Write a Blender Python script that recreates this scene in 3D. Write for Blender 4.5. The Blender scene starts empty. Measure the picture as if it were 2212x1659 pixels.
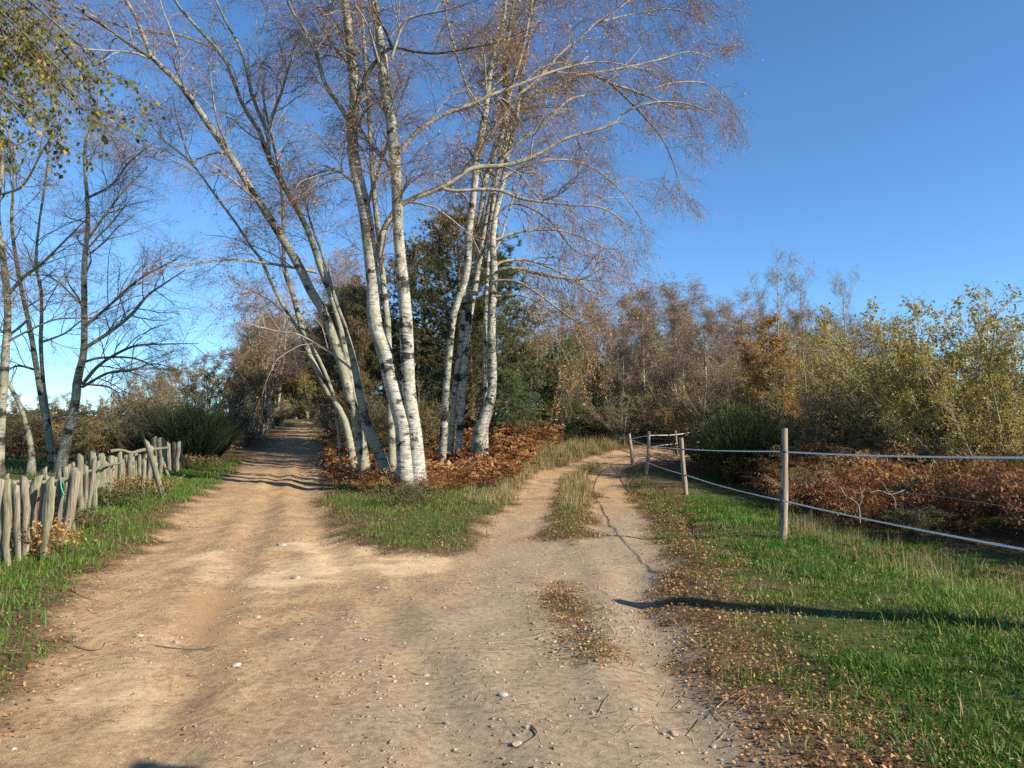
import bpy, math, random
import numpy as np
from mathutils import Vector

rng = np.random.default_rng(11)
random.seed(11)
sc = bpy.context.scene
COL = sc.collection
rad = math.radians

# ------------------------------------------------------------------ camera
F, CX, CY, HZ = 1600.0, 1106.0, 829.5, 930.0      # photograph measured on a 2212 x 1659 copy
PITCH = math.atan((HZ - CY) / F)
CAMZ = 1.5
cam = bpy.data.cameras.new('camera')
cam.sensor_width = 36.0
cam.lens = 36.0 * F / 2212.0
cam.clip_start, cam.clip_end = 0.05, 2000.0
camo = bpy.data.objects.new('camera', cam)
COL.objects.link(camo)
camo.location = (0, 0, CAMZ)
camo.rotation_euler = (math.pi / 2 + PITCH, 0, 0)
sc.camera = camo

# ------------------------------------------------------------------ sky, sun, exposure
SUN_EL, SUN_AZ = rad(28.5), rad(118.0)            # azimuth from +Y towards +X
world = bpy.data.worlds.new('World')
sc.world = world
world.use_nodes = True
wn = world.node_tree.nodes
wn.clear()
wo = wn.new('ShaderNodeOutputWorld')
bg = wn.new('ShaderNodeBackground')
sky = wn.new('ShaderNodeTexSky')
sky.sky_type = 'NISHITA'
sky.sun_disc = False
sky.sun_elevation, sky.sun_rotation = SUN_EL, SUN_AZ
sky.altitude, sky.air_density, sky.dust_density, sky.ozone_density = 600, 0.92, 0.05, 3.0
bg.inputs['Strength'].default_value = 0.112
tint = wn.new('ShaderNodeMix'); tint.data_type = 'RGBA'; tint.blend_type = 'MULTIPLY'      # the camera's deeper blue, over the whole sky alike
tint.inputs[0].default_value = 1.0; tint.inputs[7].default_value = (0.56, 0.80, 0.96, 1)
world.node_tree.links.new(sky.outputs[0], tint.inputs[6])
world.node_tree.links.new(tint.outputs[2], bg.inputs[0])
world.node_tree.links.new(bg.outputs[0], wo.inputs[0])
sl = bpy.data.lights.new('sun', 'SUN')
sl.energy, sl.angle, sl.color = 5.0, rad(0.53), (1.0, 0.90, 0.75)
so = bpy.data.objects.new('sun', sl)
COL.objects.link(so)
SDIR = Vector((math.sin(SUN_AZ) * math.cos(SUN_EL), math.cos(SUN_AZ) * math.cos(SUN_EL), math.sin(SUN_EL)))
so.rotation_euler = SDIR.to_track_quat('Z', 'Y').to_euler()
so.location = SDIR * 60
vs = sc.view_settings
vs.view_transform, vs.look, vs.exposure, vs.gamma = 'Standard', 'None', 0.95, 1.0
sc.render.engine = 'CYCLES'
sc.cycles.use_denoising = False
sc.cycles.max_bounces = 5
sc.cycles.diffuse_bounces = 3
sc.cycles.transparent_max_bounces = 4
sc.cycles.sample_clamp_indirect = 4.0

# ------------------------------------------------------------------ small maths
def sstep(a, b, x):
    t = np.clip((np.asarray(x, float) - a) / (b - a), 0, 1)
    return t * t * (3 - 2 * t)

def _hash(ix, iy, s):
    n = (ix.astype(np.int64) * 374761393 + iy.astype(np.int64) * 668265263 + s * 1442695041) & 0x7fffffff
    n = ((n ^ (n >> 13)) * 1274126177) & 0x7fffffff
    return ((n ^ (n >> 16)) & 0xffff) / 65535.0

def vnoise(x, y, s=0):
    x = np.asarray(x, float); y = np.asarray(y, float)
    ix, iy = np.floor(x), np.floor(y)
    fx, fy = x - ix, y - iy
    fx = fx * fx * (3 - 2 * fx); fy = fy * fy * (3 - 2 * fy)
    a, b = _hash(ix, iy, s), _hash(ix + 1, iy, s)
    c, d = _hash(ix, iy + 1, s), _hash(ix + 1, iy + 1, s)
    return (a + (b - a) * fx) * (1 - fy) + (c + (d - c) * fx) * fy

def fbm(x, y, sc_=1.0, oct_=4, s=0):
    t, amp, tot = 0, 0.5, 0
    for k in range(oct_):
        t = t + amp * vnoise(np.asarray(x) * sc_, np.asarray(y) * sc_, s + k * 17)
        tot += amp; amp *= 0.5; sc_ *= 2.03
    return t / tot                                  # 0..1

def fence_x(y):
    return np.interp(y, [-10, 0, 5, 10, 18, 25, 40], [4.5, 4.15, 3.95, 3.75, 4.4, 4.8, 9])

def terrain0(x, y):
    x = np.asarray(x, float); y = np.asarray(y, float)
    t = np.maximum(0, y - 16)
    h = 0.045 * np.where(t < 6, t * t / 12, t - 3)
    h = np.where(y > 75, 0.045 * 56 + (y - 75) * 0.02, h)
    xf = fence_x(y)
    near = 1 - sstep(24, 34, y)
    h = h - 0.06 * sstep(0.25, 1.6, x - xf) * near * sstep(-8, 0, y)
    h = h + 0.10 * np.exp(-((x - xf + 0.55) / 0.8) ** 2) * near
    h = h + 0.12 * sstep(-4.6, -6.5, x) * sstep(2, 8, y)
    h = h + 0.62 * sstep(17, 26, y) * sstep(-4.0, -0.5, x) * sstep(11, 6, x)           # bank the right track climbs at its bend
    return h

def ray(u, v):
    a = (u - CX) / F; b = (CY - v) / F
    cp, sp = math.cos(PITCH), math.sin(PITCH)
    return np.array([a, cp - b * sp, sp + b * cp])

def at(u, v, d):                                    # the point of a pixel's ray at distance d ahead
    r = ray(u, v)
    return np.array([0, 0, CAMZ]) + r * (d / r[1])

def gnd(u, v):                                      # where a pixel's ray meets the ground
    r = ray(u, v)
    lo = None
    for d in np.arange(0.5, 120, 0.05):
        p = np.array([0, 0, CAMZ]) + r * (d / r[1])
        if p[2] <= terrain0(p[0], p[1]):
            return p
    return np.array([0, 0, CAMZ]) + r * (120 / r[1])

def G(pts):
    return np.array([gnd(*p)[:2] for p in pts])

def seg_dist(x, y, poly, closed=False):
    d = np.full(np.shape(x), 1e9)
    n = len(poly)
    for i in range(n if closed else n - 1):
        a, b = poly[i], poly[(i + 1) % n]
        ab = b - a
        t = np.clip(((x - a[0]) * ab[0] + (y - a[1]) * ab[1]) / (ab @ ab + 1e-9), 0, 1)
        d = np.minimum(d, np.hypot(x - a[0] - t * ab[0], y - a[1] - t * ab[1]))
    return d

def sdist(x, y, poly):                              # positive inside
    d = seg_dist(x, y, poly, True)
    ins = np.zeros(np.shape(x), bool)
    n = len(poly)
    for i in range(n):
        a, b = poly[i], poly[(i + 1) % n]
        c = ((a[1] > y) != (b[1] > y)) & (x < (b[0] - a[0]) * (y - a[1]) / (b[1] - a[1] + 1e-12) + a[0])
        ins ^= c
    return np.where(ins, d, -d)

# ------------------------------------------------------------------ where the dirt lies
LEFT_EDGE = [(0, 1560), (70, 1440), (150, 1335), (230, 1245), (330, 1172), (400, 1112), (470, 1052), (530, 1002), (580, 962), (606, 938)]
FORK = [(672, 938), (696, 965), (702, 1000), (690, 1050), (688, 1095), (735, 1165), (830, 1203), (950, 1205), (1030, 1186), (1085, 1150),
        (1150, 1165), (1240, 1180), (1300, 1165), (1432, 1185), (1418, 1250), (1440, 1350), (1500, 1450), (1590, 1590), (1640, 1690)]
le, fk = G(LEFT_EDGE), G(FORK)
DIRT = np.vstack([[[-3.9, -12]], [[-3.0, 1.0]], le, [[-20.5, 75]], [[-18.3, 75]], fk, [[1.2, 1.0]], [[2.0, -12]]])
TRACK_L = np.vstack([G([(1085, 1195), (1130, 1125), (1163, 1062), (1200, 1027), (1250, 1006), (1310, 992)])])
TRACK_L = np.vstack([TRACK_L, TRACK_L[-1] + [[1.6, 1.2], [3.4, 2.0]]])
TRACK_R = np.vstack([G([(1370, 1230), (1347, 1140), (1325, 1075), (1313, 1033), (1320, 1010), (1362, 996)])])
TRACK_R = np.vstack([TRACK_R, TRACK_R[-1] + [[1.4, 0.7], [2.6, 1.2]]])
PATCH = G([(1175, 1270), (1215, 1262), (1270, 1330), (1325, 1400), (1300, 1432), (1230, 1425), (1195, 1375), (1170, 1320)])
SANDS = [G([(330, 1205), (470, 1190), (560, 1235), (600, 1190), (690, 1150), (760, 1180), (1000, 1208), (960, 1240), (700, 1262), (560, 1285), (470, 1245)]),
         G([(215, 1480), (290, 1420), (330, 1540), (300, 1660), (180, 1660)])]
OCHRE = G([(395, 1290), (470, 1258), (520, 1265), (505, 1330), (498, 1378), (430, 1385), (370, 1360)])

def dirt_sd(x, y):
    w = (fbm(x, y, 1.6, 4, 3) - 0.5) * 0.75
    d = sdist(x, y, DIRT)
    wl = 0.42
    d = np.maximum(d, wl - seg_dist(x, y, TRACK_L))
    d = np.maximum(d, wl - seg_dist(x, y, TRACK_R))
    d = np.minimum(d, np.where(d > 0, -sdist(x, y, PATCH) + 0.05, d))
    return d + w * sstep(14, 9, np.abs(x)) * np.clip(0.35 + 0.05 * y, 0.3, 1.0)

RUT1 = np.vstack([[[-1.9, -3]], G([(330, 1655), (420, 1400), (500, 1230), (560, 1130), (590, 1050), (612, 990)])])
RUT2 = np.vstack([[[0.2, -3]], G([(1010, 1655), (900, 1400), (760, 1250), (690, 1160), (655, 1080), (655, 1000)])])
RUT3 = np.vstack([[[1.0, -3]], G([(1500, 1655), (1400, 1420), (1385, 1300), (1370, 1230)])])
def ruts(x, y):
    h = 0
    for r, a in ((RUT1, 0.030), (RUT2, 0.026), (RUT3, 0.028)):
        d = seg_dist(x, y, r) + (fbm(x, y, 1.5, 2, 44) - 0.5) * 0.25
        h = h - a * np.exp(-(d / 0.16) ** 2) + a * 0.55 * np.exp(-((d - 0.32) / 0.12) ** 2)
    return h

def terrain(x, y):
    x = np.asarray(x, float); y = np.asarray(y, float)
    h = terrain0(x, y)
    d = sdist(x, y, DIRT)
    d = np.maximum(d, 0.42 - seg_dist(x, y, TRACK_L))
    d = np.maximum(d, 0.42 - seg_dist(x, y, TRACK_R))
    g = sstep(0.15, -0.35, d)
    h = h + g * (0.05 + 0.10 * (fbm(x, y, 0.9, 3, 40) - 0.5)) * sstep(60, 30, y)
    h = h + (1 - g) * (0.06 * (fbm(x, y, 0.7, 3, 50) - 0.5) + 0.045 * (fbm(x * 1.0, y * 0.45, 3.2, 3, 60) - 0.5) + 0.022 * (fbm(x, y, 6, 2, 70) - 0.5) + ruts(x, y))
    return h

def tz(x, y):
    return float(terrain(np.array([x]), np.array([y]))[0])

# ------------------------------------------------------------------ mesh building
class Acc:
    def __init__(self):
        self.v, self.f3, self.f4, self.a, self.r, self.n = [], [], [], [], [], 0
    def add(self, v, f, var=0.5, rd=0.0):
        v = np.asarray(v, float).reshape(-1, 3)
        f = np.asarray(f, np.int64)
        (self.f3 if f.shape[1] == 3 else self.f4).append(f + self.n)
        self.v.append(v)
        self.a.append(np.broadcast_to(np.asarray(var, float).reshape(-1), (len(v),)) if np.ndim(var) else np.full(len(v), float(var)))
        self.r.append(np.broadcast_to(np.asarray(rd, float).reshape(-1), (len(v),)) if np.ndim(rd) else np.full(len(v), float(rd)))
        self.n += len(v)
        return self
    def add34(self, v, f3, f4, var=0.5, rd=0.0):
        n0 = self.n
        self.add(v, f4, var, rd)
        self.f3.append(np.asarray(f3, np.int64) + n0)
        return self
    def mesh(self, name, mat, smooth=False, origin=(0, 0, 0)):
        me = bpy.data.meshes.new(name)
        v = np.vstack(self.v) - np.asarray(origin, float)
        me.vertices.add(len(v))
        me.vertices.foreach_set('co', v.astype(np.float32).ravel())
        loops, starts, tot = [], [], 0
        for lst, k in ((self.f3, 3), (self.f4, 4)):
            if lst:
                f = np.vstack(lst)
                loops.append(f.ravel())
                starts.append(tot + np.arange(len(f)) * k)
                tot += f.size
        loops = np.concatenate(loops); starts = np.concatenate(starts)
        me.loops.add(len(loops)); me.loops.foreach_set('vertex_index', loops.astype(np.int32))
        me.polygons.add(len(starts)); me.polygons.foreach_set('loop_start', starts.astype(np.int32))
        if smooth:
            me.polygons.foreach_set('use_smooth', np.ones(len(starts), bool))
        me.update(calc_edges=True)
        at_ = me.attributes.new('var', 'FLOAT', 'POINT')
        at_.data.foreach_set('value', np.concatenate(self.a).astype(np.float32))
        ar_ = me.attributes.new('rad', 'FLOAT', 'POINT')
        ar_.data.foreach_set('value', np.concatenate(self.r).astype(np.float32))
        me.materials.append(mat)
        return me
    def build(self, name, mat, parent=None, smooth=False, kind=None):
        o = (0, 0, 0) if parent is None else np.array(parent.location)
        if parent is not None and parent.parent is not None:
            o = o + np.array(parent.parent.location)
        ob = bpy.data.objects.new(name, self.mesh(name, mat, smooth, o))
        COL.objects.link(ob)
        if parent is not None:
            ob.parent = parent
        if kind:
            ob['kind'] = kind
        return ob

def thing(name, label, cat, loc=(0, 0, 0), group=None):
    o = bpy.data.objects.new(name, None)
    o.empty_display_size = 0.2
    COL.objects.link(o)
    o.location = tuple(float(c) for c in loc)
    return tag(o, label, cat, group)

def tag(o, label, cat, group=None, kind=None):
    o['label'] = label; o['category'] = cat
    if group: o['group'] = group
    if kind: o['kind'] = kind
    return o

def copy_tree(root, loc, rz=0.0, s=1.0, label=None, group=None, tilt=(0, 0), sz=None):
    r = root.copy(); COL.objects.link(r)
    r.location = tuple(float(c) for c in loc); r.rotation_euler = (tilt[0], tilt[1], rz)
    r.scale = (s, s, s if sz is None else sz)
    if label: r['label'] = label
    if group: r['group'] = group
    for ch in list(root.children):
        c = ch.copy(); COL.objects.link(c); c.parent = r
        for g in ch.children:
            d = g.copy(); COL.objects.link(d); d.parent = c
    return r

def norm(v):
    return v / (np.linalg.norm(v, axis=-1, keepdims=True) + 1e-9)

def smooth_line(pts, n):
    p = np.asarray(pts, float)
    d = np.concatenate([[0], np.cumsum(np.linalg.norm(np.diff(p[:, :3], axis=0), axis=1))])
    q = np.vstack([2 * p[0] - p[1], p, 2 * p[-1] - p[-2]])
    t = np.linspace(0, d[-1], n)
    i = np.clip(np.searchsorted(d, t, side='right') - 1, 0, len(p) - 2)
    u = ((t - d[i]) / (d[i + 1] - d[i] + 1e-9))[:, None]
    a, b, c, e = q[i], q[i + 1], q[i + 2], q[i + 3]
    return 0.5 * (2 * b + (c - a) * u + (2 * a - 5 * b + 4 * c - e) * u * u + (3 * b - a - 3 * c + e) * u ** 3)

def tubes(pts, rd, sides=5):
    pts = np.asarray(pts, float); rd = np.asarray(rd, float)
    N, P, _ = pts.shape
    tg = norm(np.gradient(pts, axis=1))
    m = norm(tg.mean(axis=1))
    ref = np.where(np.abs(m[:, 2:3]) < 0.8, np.array([[0, 0, 1.0]]), np.array([[1.0, 0.2, 0]]))
    side = norm(np.cross(tg, np.broadcast_to(ref[:, None, :], tg.shape)))
    up = np.cross(side, tg)
    an = np.arange(sides) * 2 * np.pi / sides
    ring = pts[:, :, None, :] + rd[:, :, None, None] * (np.cos(an)[None, None, :, None] * side[:, :, None, :] + np.sin(an)[None, None, :, None] * up[:, :, None, :])
    v = ring.reshape(-1, 3)
    n, p, s = np.meshgrid(np.arange(N), np.arange(P - 1), np.arange(sides), indexing='ij')
    b = (n * P + p) * sides
    s2 = (s + 1) % sides
    f = np.stack([b + s, b + s2, b + sides + s2, b + sides + s], -1).reshape(-1, 4)
    return v, f, np.repeat(rd.reshape(-1), sides)

def ribbons(pts, rd):
    pts = np.asarray(pts, float)
    N, P, _ = pts.shape
    tg = norm(np.gradient(pts, axis=1))
    ref = norm(rng.normal(size=(N, 1, 3)))
    side = norm(np.cross(tg, np.broadcast_to(ref, tg.shape)))
    v = np.stack([pts - side * rd[:, :, None], pts + side * rd[:, :, None]], 2).reshape(-1, 3)
    n, p = np.meshgrid(np.arange(N), np.arange(P - 1), indexing='ij')
    b = (n * P + p) * 2
    f = np.stack([b, b + 1, b + 3, b + 2], -1).reshape(-1, 4)
    return v, f, np.repeat(np.asarray(rd).reshape(-1), 2)

def spawn(par, prad, n, t0, t1, l0, l1, a0, a1, droop, P=5, r_frac=0.5, r_min=0.002, r_max=9, wob=0.18, up=0.0, tip_short=0.5):
    """n children on each parent polyline, all at once"""
    N, Q, _ = par.shape
    idx = np.repeat(np.arange(N), n)
    M = len(idx)
    t = t0 + (t1 - t0) * ((np.tile(np.arange(n), N) + rng.random(M)) / n)
    k = t * (Q - 1); i = np.minimum(k.astype(int), Q - 2); fr = (k - i)[:, None]
    pos = par[idx, i] * (1 - fr) + par[idx, i + 1] * fr
    tg = norm(par[idx, i + 1] - par[idx, i])
    pr = prad[idx, i] * (1 - fr[:, 0]) + prad[idx, i + 1] * fr[:, 0]
    perp = norm(np.cross(tg, rng.normal(size=(M, 3))))
    ang = rng.uniform(a0, a1, M)[:, None]
    d = tg * np.cos(ang) + perp * np.sin(ang)
    d[:, 2] += up
    d = norm(d)
    L = rng.uniform(l0, l1, M) * (1 - tip_short * (t - t0) / max(1e-6, (t1 - t0)))
    out = np.empty((M, P, 3)); out[:, 0] = pos
    st = (L / (P - 1))[:, None]
    dr = np.asarray(droop)
    for j in range(1, P):
        d = d + rng.normal(size=(M, 3)) * wob
        d[:, 2] -= dr * (j / P) * 1.0
        d = norm(d)
        out[:, j] = out[:, j - 1] + d * st
    r0 = np.clip(pr * r_frac, r_min, r_max)
    rr = r0[:, None] * np.linspace(1, 0.35, P)[None, :]
    return out, np.maximum(rr, r_min * 0.6)

def leaves_on(lines, n, size, jitter, fold=0.25, hang=0.6):
    """n leaf blades scattered on polylines -> verts (n*4) and two triangles each"""
    N, P, _ = lines.shape
    idx = rng.integers(0, N, n); k = rng.random(n) * (P - 1); i = np.minimum(k.astype(int), P - 2)
    fr = (k - i)[:, None]
    pos = lines[idx, i] * (1 - fr) + lines[idx, i + 1] * fr + rng.normal(size=(n, 3)) * jitter
    ax = rng.normal(size=(n, 3)); ax[:, 2] -= hang * 1.5
    ax = norm(ax)
    sd = norm(np.cross(ax, rng.normal(size=(n, 3))))
    nm = np.cross(ax, sd)
    s = (size * rng.uniform(0.65, 1.3, n))[:, None]
    v = np.stack([pos, pos + ax * s * 0.45 + sd * s * 0.38 + nm * s * fold * 0.4, pos + ax * s, pos + ax * s * 0.45 - sd * s * 0.38 + nm * s * fold * 0.4], 1).reshape(-1, 3)
    b = np.arange(n) * 4
    f = np.concatenate([np.stack([b, b + 1, b + 2], -1), np.stack([b, b + 2, b + 3], -1)])
    return v, f, np.repeat(rng.random(n), 4)

# ------------------------------------------------------------------ materials
def newmat(name):
    m = bpy.data.materials.new(name); m.use_nodes = True
    nt = m.node_tree; nt.nodes.clear()
    out = nt.nodes.new('ShaderNodeOutputMaterial')
    return m, nt, out

def N_(nt, t, **kw):
    n = nt.nodes.new(t)
    for k, v in kw.items():
        setattr(n, k, v)
    return n

def ramp(nt, fac, stops, interp='LINEAR'):
    r = nt.nodes.new('ShaderNodeValToRGB')
    e = r.color_ramp.elements
    r.color_ramp.interpolation = interp
    e[0].position, e[0].color = stops[0][0], (*stops[0][1], 1)
    e[1].position, e[1].color = stops[1][0], (*stops[1][1], 1)
    for p, c in stops[2:]:
        k = e.new(p); k.color = (*c, 1)
    nt.links.new(fac, r.inputs[0])
    return r.outputs[0]

def g3(v):
    return (v, v, v)

def attr(nt, name):
    a = nt.nodes.new('ShaderNodeAttribute'); a.attribute_name = name
    return a

def mixc(nt, fac, a, b, mode='MIX'):
    m = nt.nodes.new('ShaderNodeMix'); m.data_type = 'RGBA'; m.blend_type = mode
    for sck, val in ((m.inputs[0], fac), (m.inputs[6], a), (m.inputs[7], b)):
        if hasattr(val, 'links') or isinstance(val, bpy.types.NodeSocket):
            nt.links.new(val, sck)
        elif isinstance(val, (int, float)):
            sck.default_value = val
        else:
            sck.default_value = (*val, 1)
    return m.outputs[2]

def noise(nt, scale, detail=4, rough=0.55, vec=None, stretch=None):
    tc = nt.nodes.new('ShaderNodeNewGeometry')
    n = nt.nodes.new('ShaderNodeTexNoise')
    n.inputs['Scale'].default_value = scale; n.inputs['Detail'].default_value = detail; n.inputs['Roughness'].default_value = rough
    src = tc.outputs['Position'] if vec is None else vec
    if stretch:
        mp = nt.nodes.new('ShaderNodeMapping'); mp.inputs['Scale'].default_value = stretch
        nt.links.new(src, mp.inputs[0]); src = mp.outputs[0]
    nt.links.new(src, n.inputs['Vector'])
    return n.outputs[0]

def leafmat(name, stops, trans=0.3, rough=0.6, spec=0.25):
    m, nt, out = newmat(name)
    c = ramp(nt, attr(nt, 'var').outputs['Fac'], stops)
    b = N_(nt, 'ShaderNodeBsdfPrincipled')
    b.inputs['Roughness'].default_value = rough
    b.inputs['Specular IOR Level'].default_value = spec
    nt.links.new(c, b.inputs['Base Color'])
    if trans > 0:
        t = N_(nt, 'ShaderNodeBsdfTranslucent'); nt.links.new(c, t.inputs[0])
        mx = N_(nt, 'ShaderNodeMixShader'); mx.inputs[0].default_value = trans
        nt.links.new(b.outputs[0], mx.inputs[1]); nt.links.new(t.outputs[0], mx.inputs[2])
        nt.links.new(mx.outputs[0], out.inputs[0])
    else:
        nt.links.new(b.outputs[0], out.inputs[0])
    return m

def bumped(nt, out, col, height, strength, dist, rough=0.9, spec=0.15):
    b = N_(nt, 'ShaderNodeBsdfPrincipled')
    b.inputs['Roughness'].default_value = rough
    b.inputs['Specular IOR Level'].default_value = spec
    nt.links.new(col, b.inputs['Base Color'])
    if height is not None:
        bp = N_(nt, 'ShaderNodeBump'); bp.inputs['Strength'].default_value = strength; bp.inputs['Distance'].default_value = dist
        nt.links.new(height, bp.inputs['Height']); nt.links.new(bp.outputs[0], b.inputs['Normal'])
    nt.links.new(b.outputs[0], out.inputs[0])

def birch_bark(name, white=(0.56, 0.53, 0.46), lichen=(0.25, 0.25, 0.18), lich_amt=0.0, dirty=0.0):
    m, nt, out = newmat(name)
    dash = noise(nt, 1.0, 3, 0.6, stretch=(5, 5, 46))          # short dark lenticels across the stem
    dk = ramp(nt, dash, [(0.53, g3(0)), (0.63, g3(1))])
    band = noise(nt, 1.0, 4, 0.65, stretch=(3.0, 3.0, 11))       # broader grey bands
    bk = ramp(nt, band, [(0.48, g3(0)), (0.66, g3(0.75))])
    scar = noise(nt, 1.0, 4, 0.62, stretch=(2.6, 2.6, 3.4))      # black rough scars
    sk = ramp(nt, scar, [(0.545 - dirty * 0.05, g3(0)), (0.615, g3(1))])
    tone = noise(nt, 14, 5, 0.7)
    base = mixc(nt, ramp(nt, tone, [(0.3, g3(0)), (0.7, g3(1))]), (white[0] * 0.62, white[1] * 0.60, white[2] * 0.54), white)
    base = mixc(nt, bk, base, (0.27, 0.255, 0.205))
    base = mixc(nt, dk, base, (0.12, 0.105, 0.085))
    ln = noise(nt, 2.4, 6, 0.68)
    lk = ramp(nt, ln, [(0.49 - lich_amt, g3(0)), (0.58 - lich_amt * 0.6, g3(0.9))])
    lc = mixc(nt, noise(nt, 45, 4, 0.7), (lichen[0] * 0.4, lichen[1] * 0.4, lichen[2] * 0.36), (lichen[0] * 1.5, lichen[1] * 1.5, lichen[2] * 1.4))
    base = mixc(nt, lk, base, lc)
    base = mixc(nt, sk, base, (0.040, 0.036, 0.030))
    ft = N_(nt, 'ShaderNodeMath', operation='MULTIPLY')                                  # black fissured bark at the foot
    nt.links.new(attr(nt, 'var').outputs['Fac'], ft.inputs[0]); nt.links.new(noise(nt, 1.0, 5, 0.7, stretch=(13, 13, 4)), ft.inputs[1])
    fk_ = ramp(nt, ft.outputs[0], [(0.18, g3(0)), (0.40, g3(0.95))])
    base = mixc(nt, fk_, base, mixc(nt, noise(nt, 30, 4, 0.7), (0.035, 0.030, 0.024), (0.16, 0.15, 0.11)))
    rk = ramp(nt, attr(nt, 'rad').outputs['Fac'], [(0.008, g3(1)), (0.045, g3(0))])
    brown = mixc(nt, noise(nt, 6, 3), (0.16, 0.125, 0.095), (0.40, 0.36, 0.29))
    base = mixc(nt, rk, base, brown)
    h = mixc(nt, 0.5, noise(nt, 40, 5, 0.7), sk)
    bumped(nt, out, base, h, 0.9, 0.035, 0.85)
    return m

def plain(name, c0, c1, scale=8, stretch=None, bump=0.4, rough=0.9, dist=0.01):
    m, nt, out = newmat(name)
    n = noise(nt, scale, 5, 0.65, stretch=stretch)
    k = ramp(nt, n, [(0.3, g3(0)), (0.7, g3(1))])
    bumped(nt, out, mixc(nt, k, c0, c1), n, bump, dist, rough)
    return m

M = {}
M['birch'] = birch_bark('birch_bark', lich_amt=-0.01)
M['birch_lichen'] = birch_bark('birch_bark_lichen', white=(0.48, 0.45, 0.37), lich_amt=0.08, dirty=0.5)
M['birch_dark'] = birch_bark('birch_bark_dark', white=(0.36, 0.34, 0.28), lich_amt=0.12, dirty=1.0)
M['limb'] = plain('limb_bark', (0.13, 0.11, 0.08), (0.42, 0.38, 0.30), 7, (1, 1, 1), 0.3)
M['limb_dark'] = plain('limb_bark_dark', (0.05, 0.042, 0.035), (0.20, 0.18, 0.14), 7)
M['twig'] = leafmat('birch_twigs', [(0.0, (0.085, 0.052, 0.038)), (1.0, (0.23, 0.145, 0.095))], 0)
M['twig_grey'] = leafmat('grey_twigs', [(0.0, (0.13, 0.102, 0.064)), (1.0, (0.35, 0.275, 0.17))], 0)
M['twig_tan'] = leafmat('tan_twigs', [(0.0, (0.15, 0.105, 0.08)), (1.0, (0.36, 0.26, 0.20))], 0)
M['leaf_gold'] = leafmat('golden_leaf', [(0.0, (0.38, 0.17, 0.045)), (0.5, (0.50, 0.27, 0.06)), (1.0, (0.52, 0.38, 0.12))], 0.35)
M['leaf_green'] = leafmat('yellow_green_leaf', [(0.0, (0.055, 0.075, 0.014)), (0.55, (0.14, 0.165, 0.028)), (0.85, (0.25, 0.25, 0.045)), (1.0, (0.44, 0.26, 0.05))], 0.4)
M['leaf_willow'] = leafmat('willow_leaf', [(0.0, (0.16, 0.115, 0.026)), (0.35, (0.30, 0.245, 0.05)), (0.75, (0.46, 0.37, 0.075)), (1.0, (0.60, 0.46, 0.09))], 0.45, 0.45, 0.4)
M['leaf_orange'] = leafmat('russet_leaf', [(0.0, (0.24, 0.125, 0.036)), (0.6, (0.45, 0.26, 0.075)), (1.0, (0.58, 0.40, 0.12))], 0.42)
M['leaf_brown'] = leafmat('brown_leaf', [(0.0, (0.14, 0.088, 0.034)), (0.6, (0.32, 0.215, 0.078)), (1.0, (0.50, 0.36, 0.12))], 0.42)
M['leaf_olive'] = leafmat('olive_leaf', [(0.0, (0.13, 0.115, 0.032)), (0.6, (0.31, 0.26, 0.066)), (1.0, (0.50, 0.39, 0.085))], 0.45)
M['needle'] = leafmat('pine_needle', [(0.0, (0.040, 0.055, 0.022)), (0.6, (0.105, 0.125, 0.046)), (1.0, (0.22, 0.165, 0.06))], 0.2)
M['needle_blue'] = leafmat('spruce_needle', [(0.0, (0.055, 0.090, 0.036)), (0.6, (0.120, 0.178, 0.074)), (1.0, (0.23, 0.24, 0.10))], 0.2)
M['broom'] = leafmat('broom_stem', [(0.0, (0.020, 0.040, 0.012)), (0.6, (0.052, 0.100, 0.024)), (1.0, (0.12, 0.17, 0.045))], 0.15)
M['broom_dark'] = leafmat('dark_broom_stem', [(0.0, (0.010, 0.018, 0.008)), (0.6, (0.030, 0.048, 0.016)), (1.0, (0.075, 0.095, 0.03))], 0.1)  # the broom stems again, in a darker green
M['bracken'] = leafmat('dead_bracken', [(0.0, (0.075, 0.034, 0.016)), (0.35, (0.17, 0.072, 0.026)), (0.7, (0.32, 0.138, 0.044)), (0.93, (0.40, 0.195, 0.068)), (1.0, (0.42, 0.26, 0.11))], 0.25)
M['bramble'] = leafmat('bramble_leaf', [(0.0, (0.028, 0.045, 0.013)), (0.6, (0.075, 0.095, 0.026)), (1.0, (0.18, 0.11, 0.035))], 0.2)
M['grass'] = leafmat('green_grass', [(0.0, (0.042, 0.115, 0.013)), (0.5, (0.092, 0.205, 0.022)), (0.82, (0.170, 0.240, 0.042)), (1.0, (0.36, 0.30, 0.12))], 0.42, 0.5, 0.3)
M['grass_dry'] = leafmat('dry_grass', [(0.0, (0.12, 0.12, 0.04)), (0.4, (0.24, 0.19, 0.075)), (1.0, (0.48, 0.37, 0.19))], 0.3)
M['grass_mix'] = leafmat('verge_grass', [(0.0, (0.065, 0.120, 0.022)), (0.5, (0.135, 0.190, 0.040)), (0.78, (0.25, 0.225, 0.075)), (1.0, (0.42, 0.32, 0.14))], 0.4)
M['litter'] = leafmat('fallen_leaf', [(0.0, (0.13, 0.055, 0.022)), (0.5, (0.33, 0.16, 0.055)), (0.85, (0.50, 0.28, 0.10)), (1.0, (0.55, 0.42, 0.20))], 0.15)
M['straw'] = leafmat('straw', [(0.0, (0.09, 0.065, 0.038)), (0.4, (0.24, 0.175, 0.09)), (1.0, (0.45, 0.36, 0.21))], 0.0)
M['gravel'] = leafmat('gravel', [(0.0, (0.20, 0.140, 0.082)), (0.55, (0.36, 0.26, 0.16)), (0.85, (0.34, 0.28, 0.21)), (1.0, (0.42, 0.38, 0.32))], 0)
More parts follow.
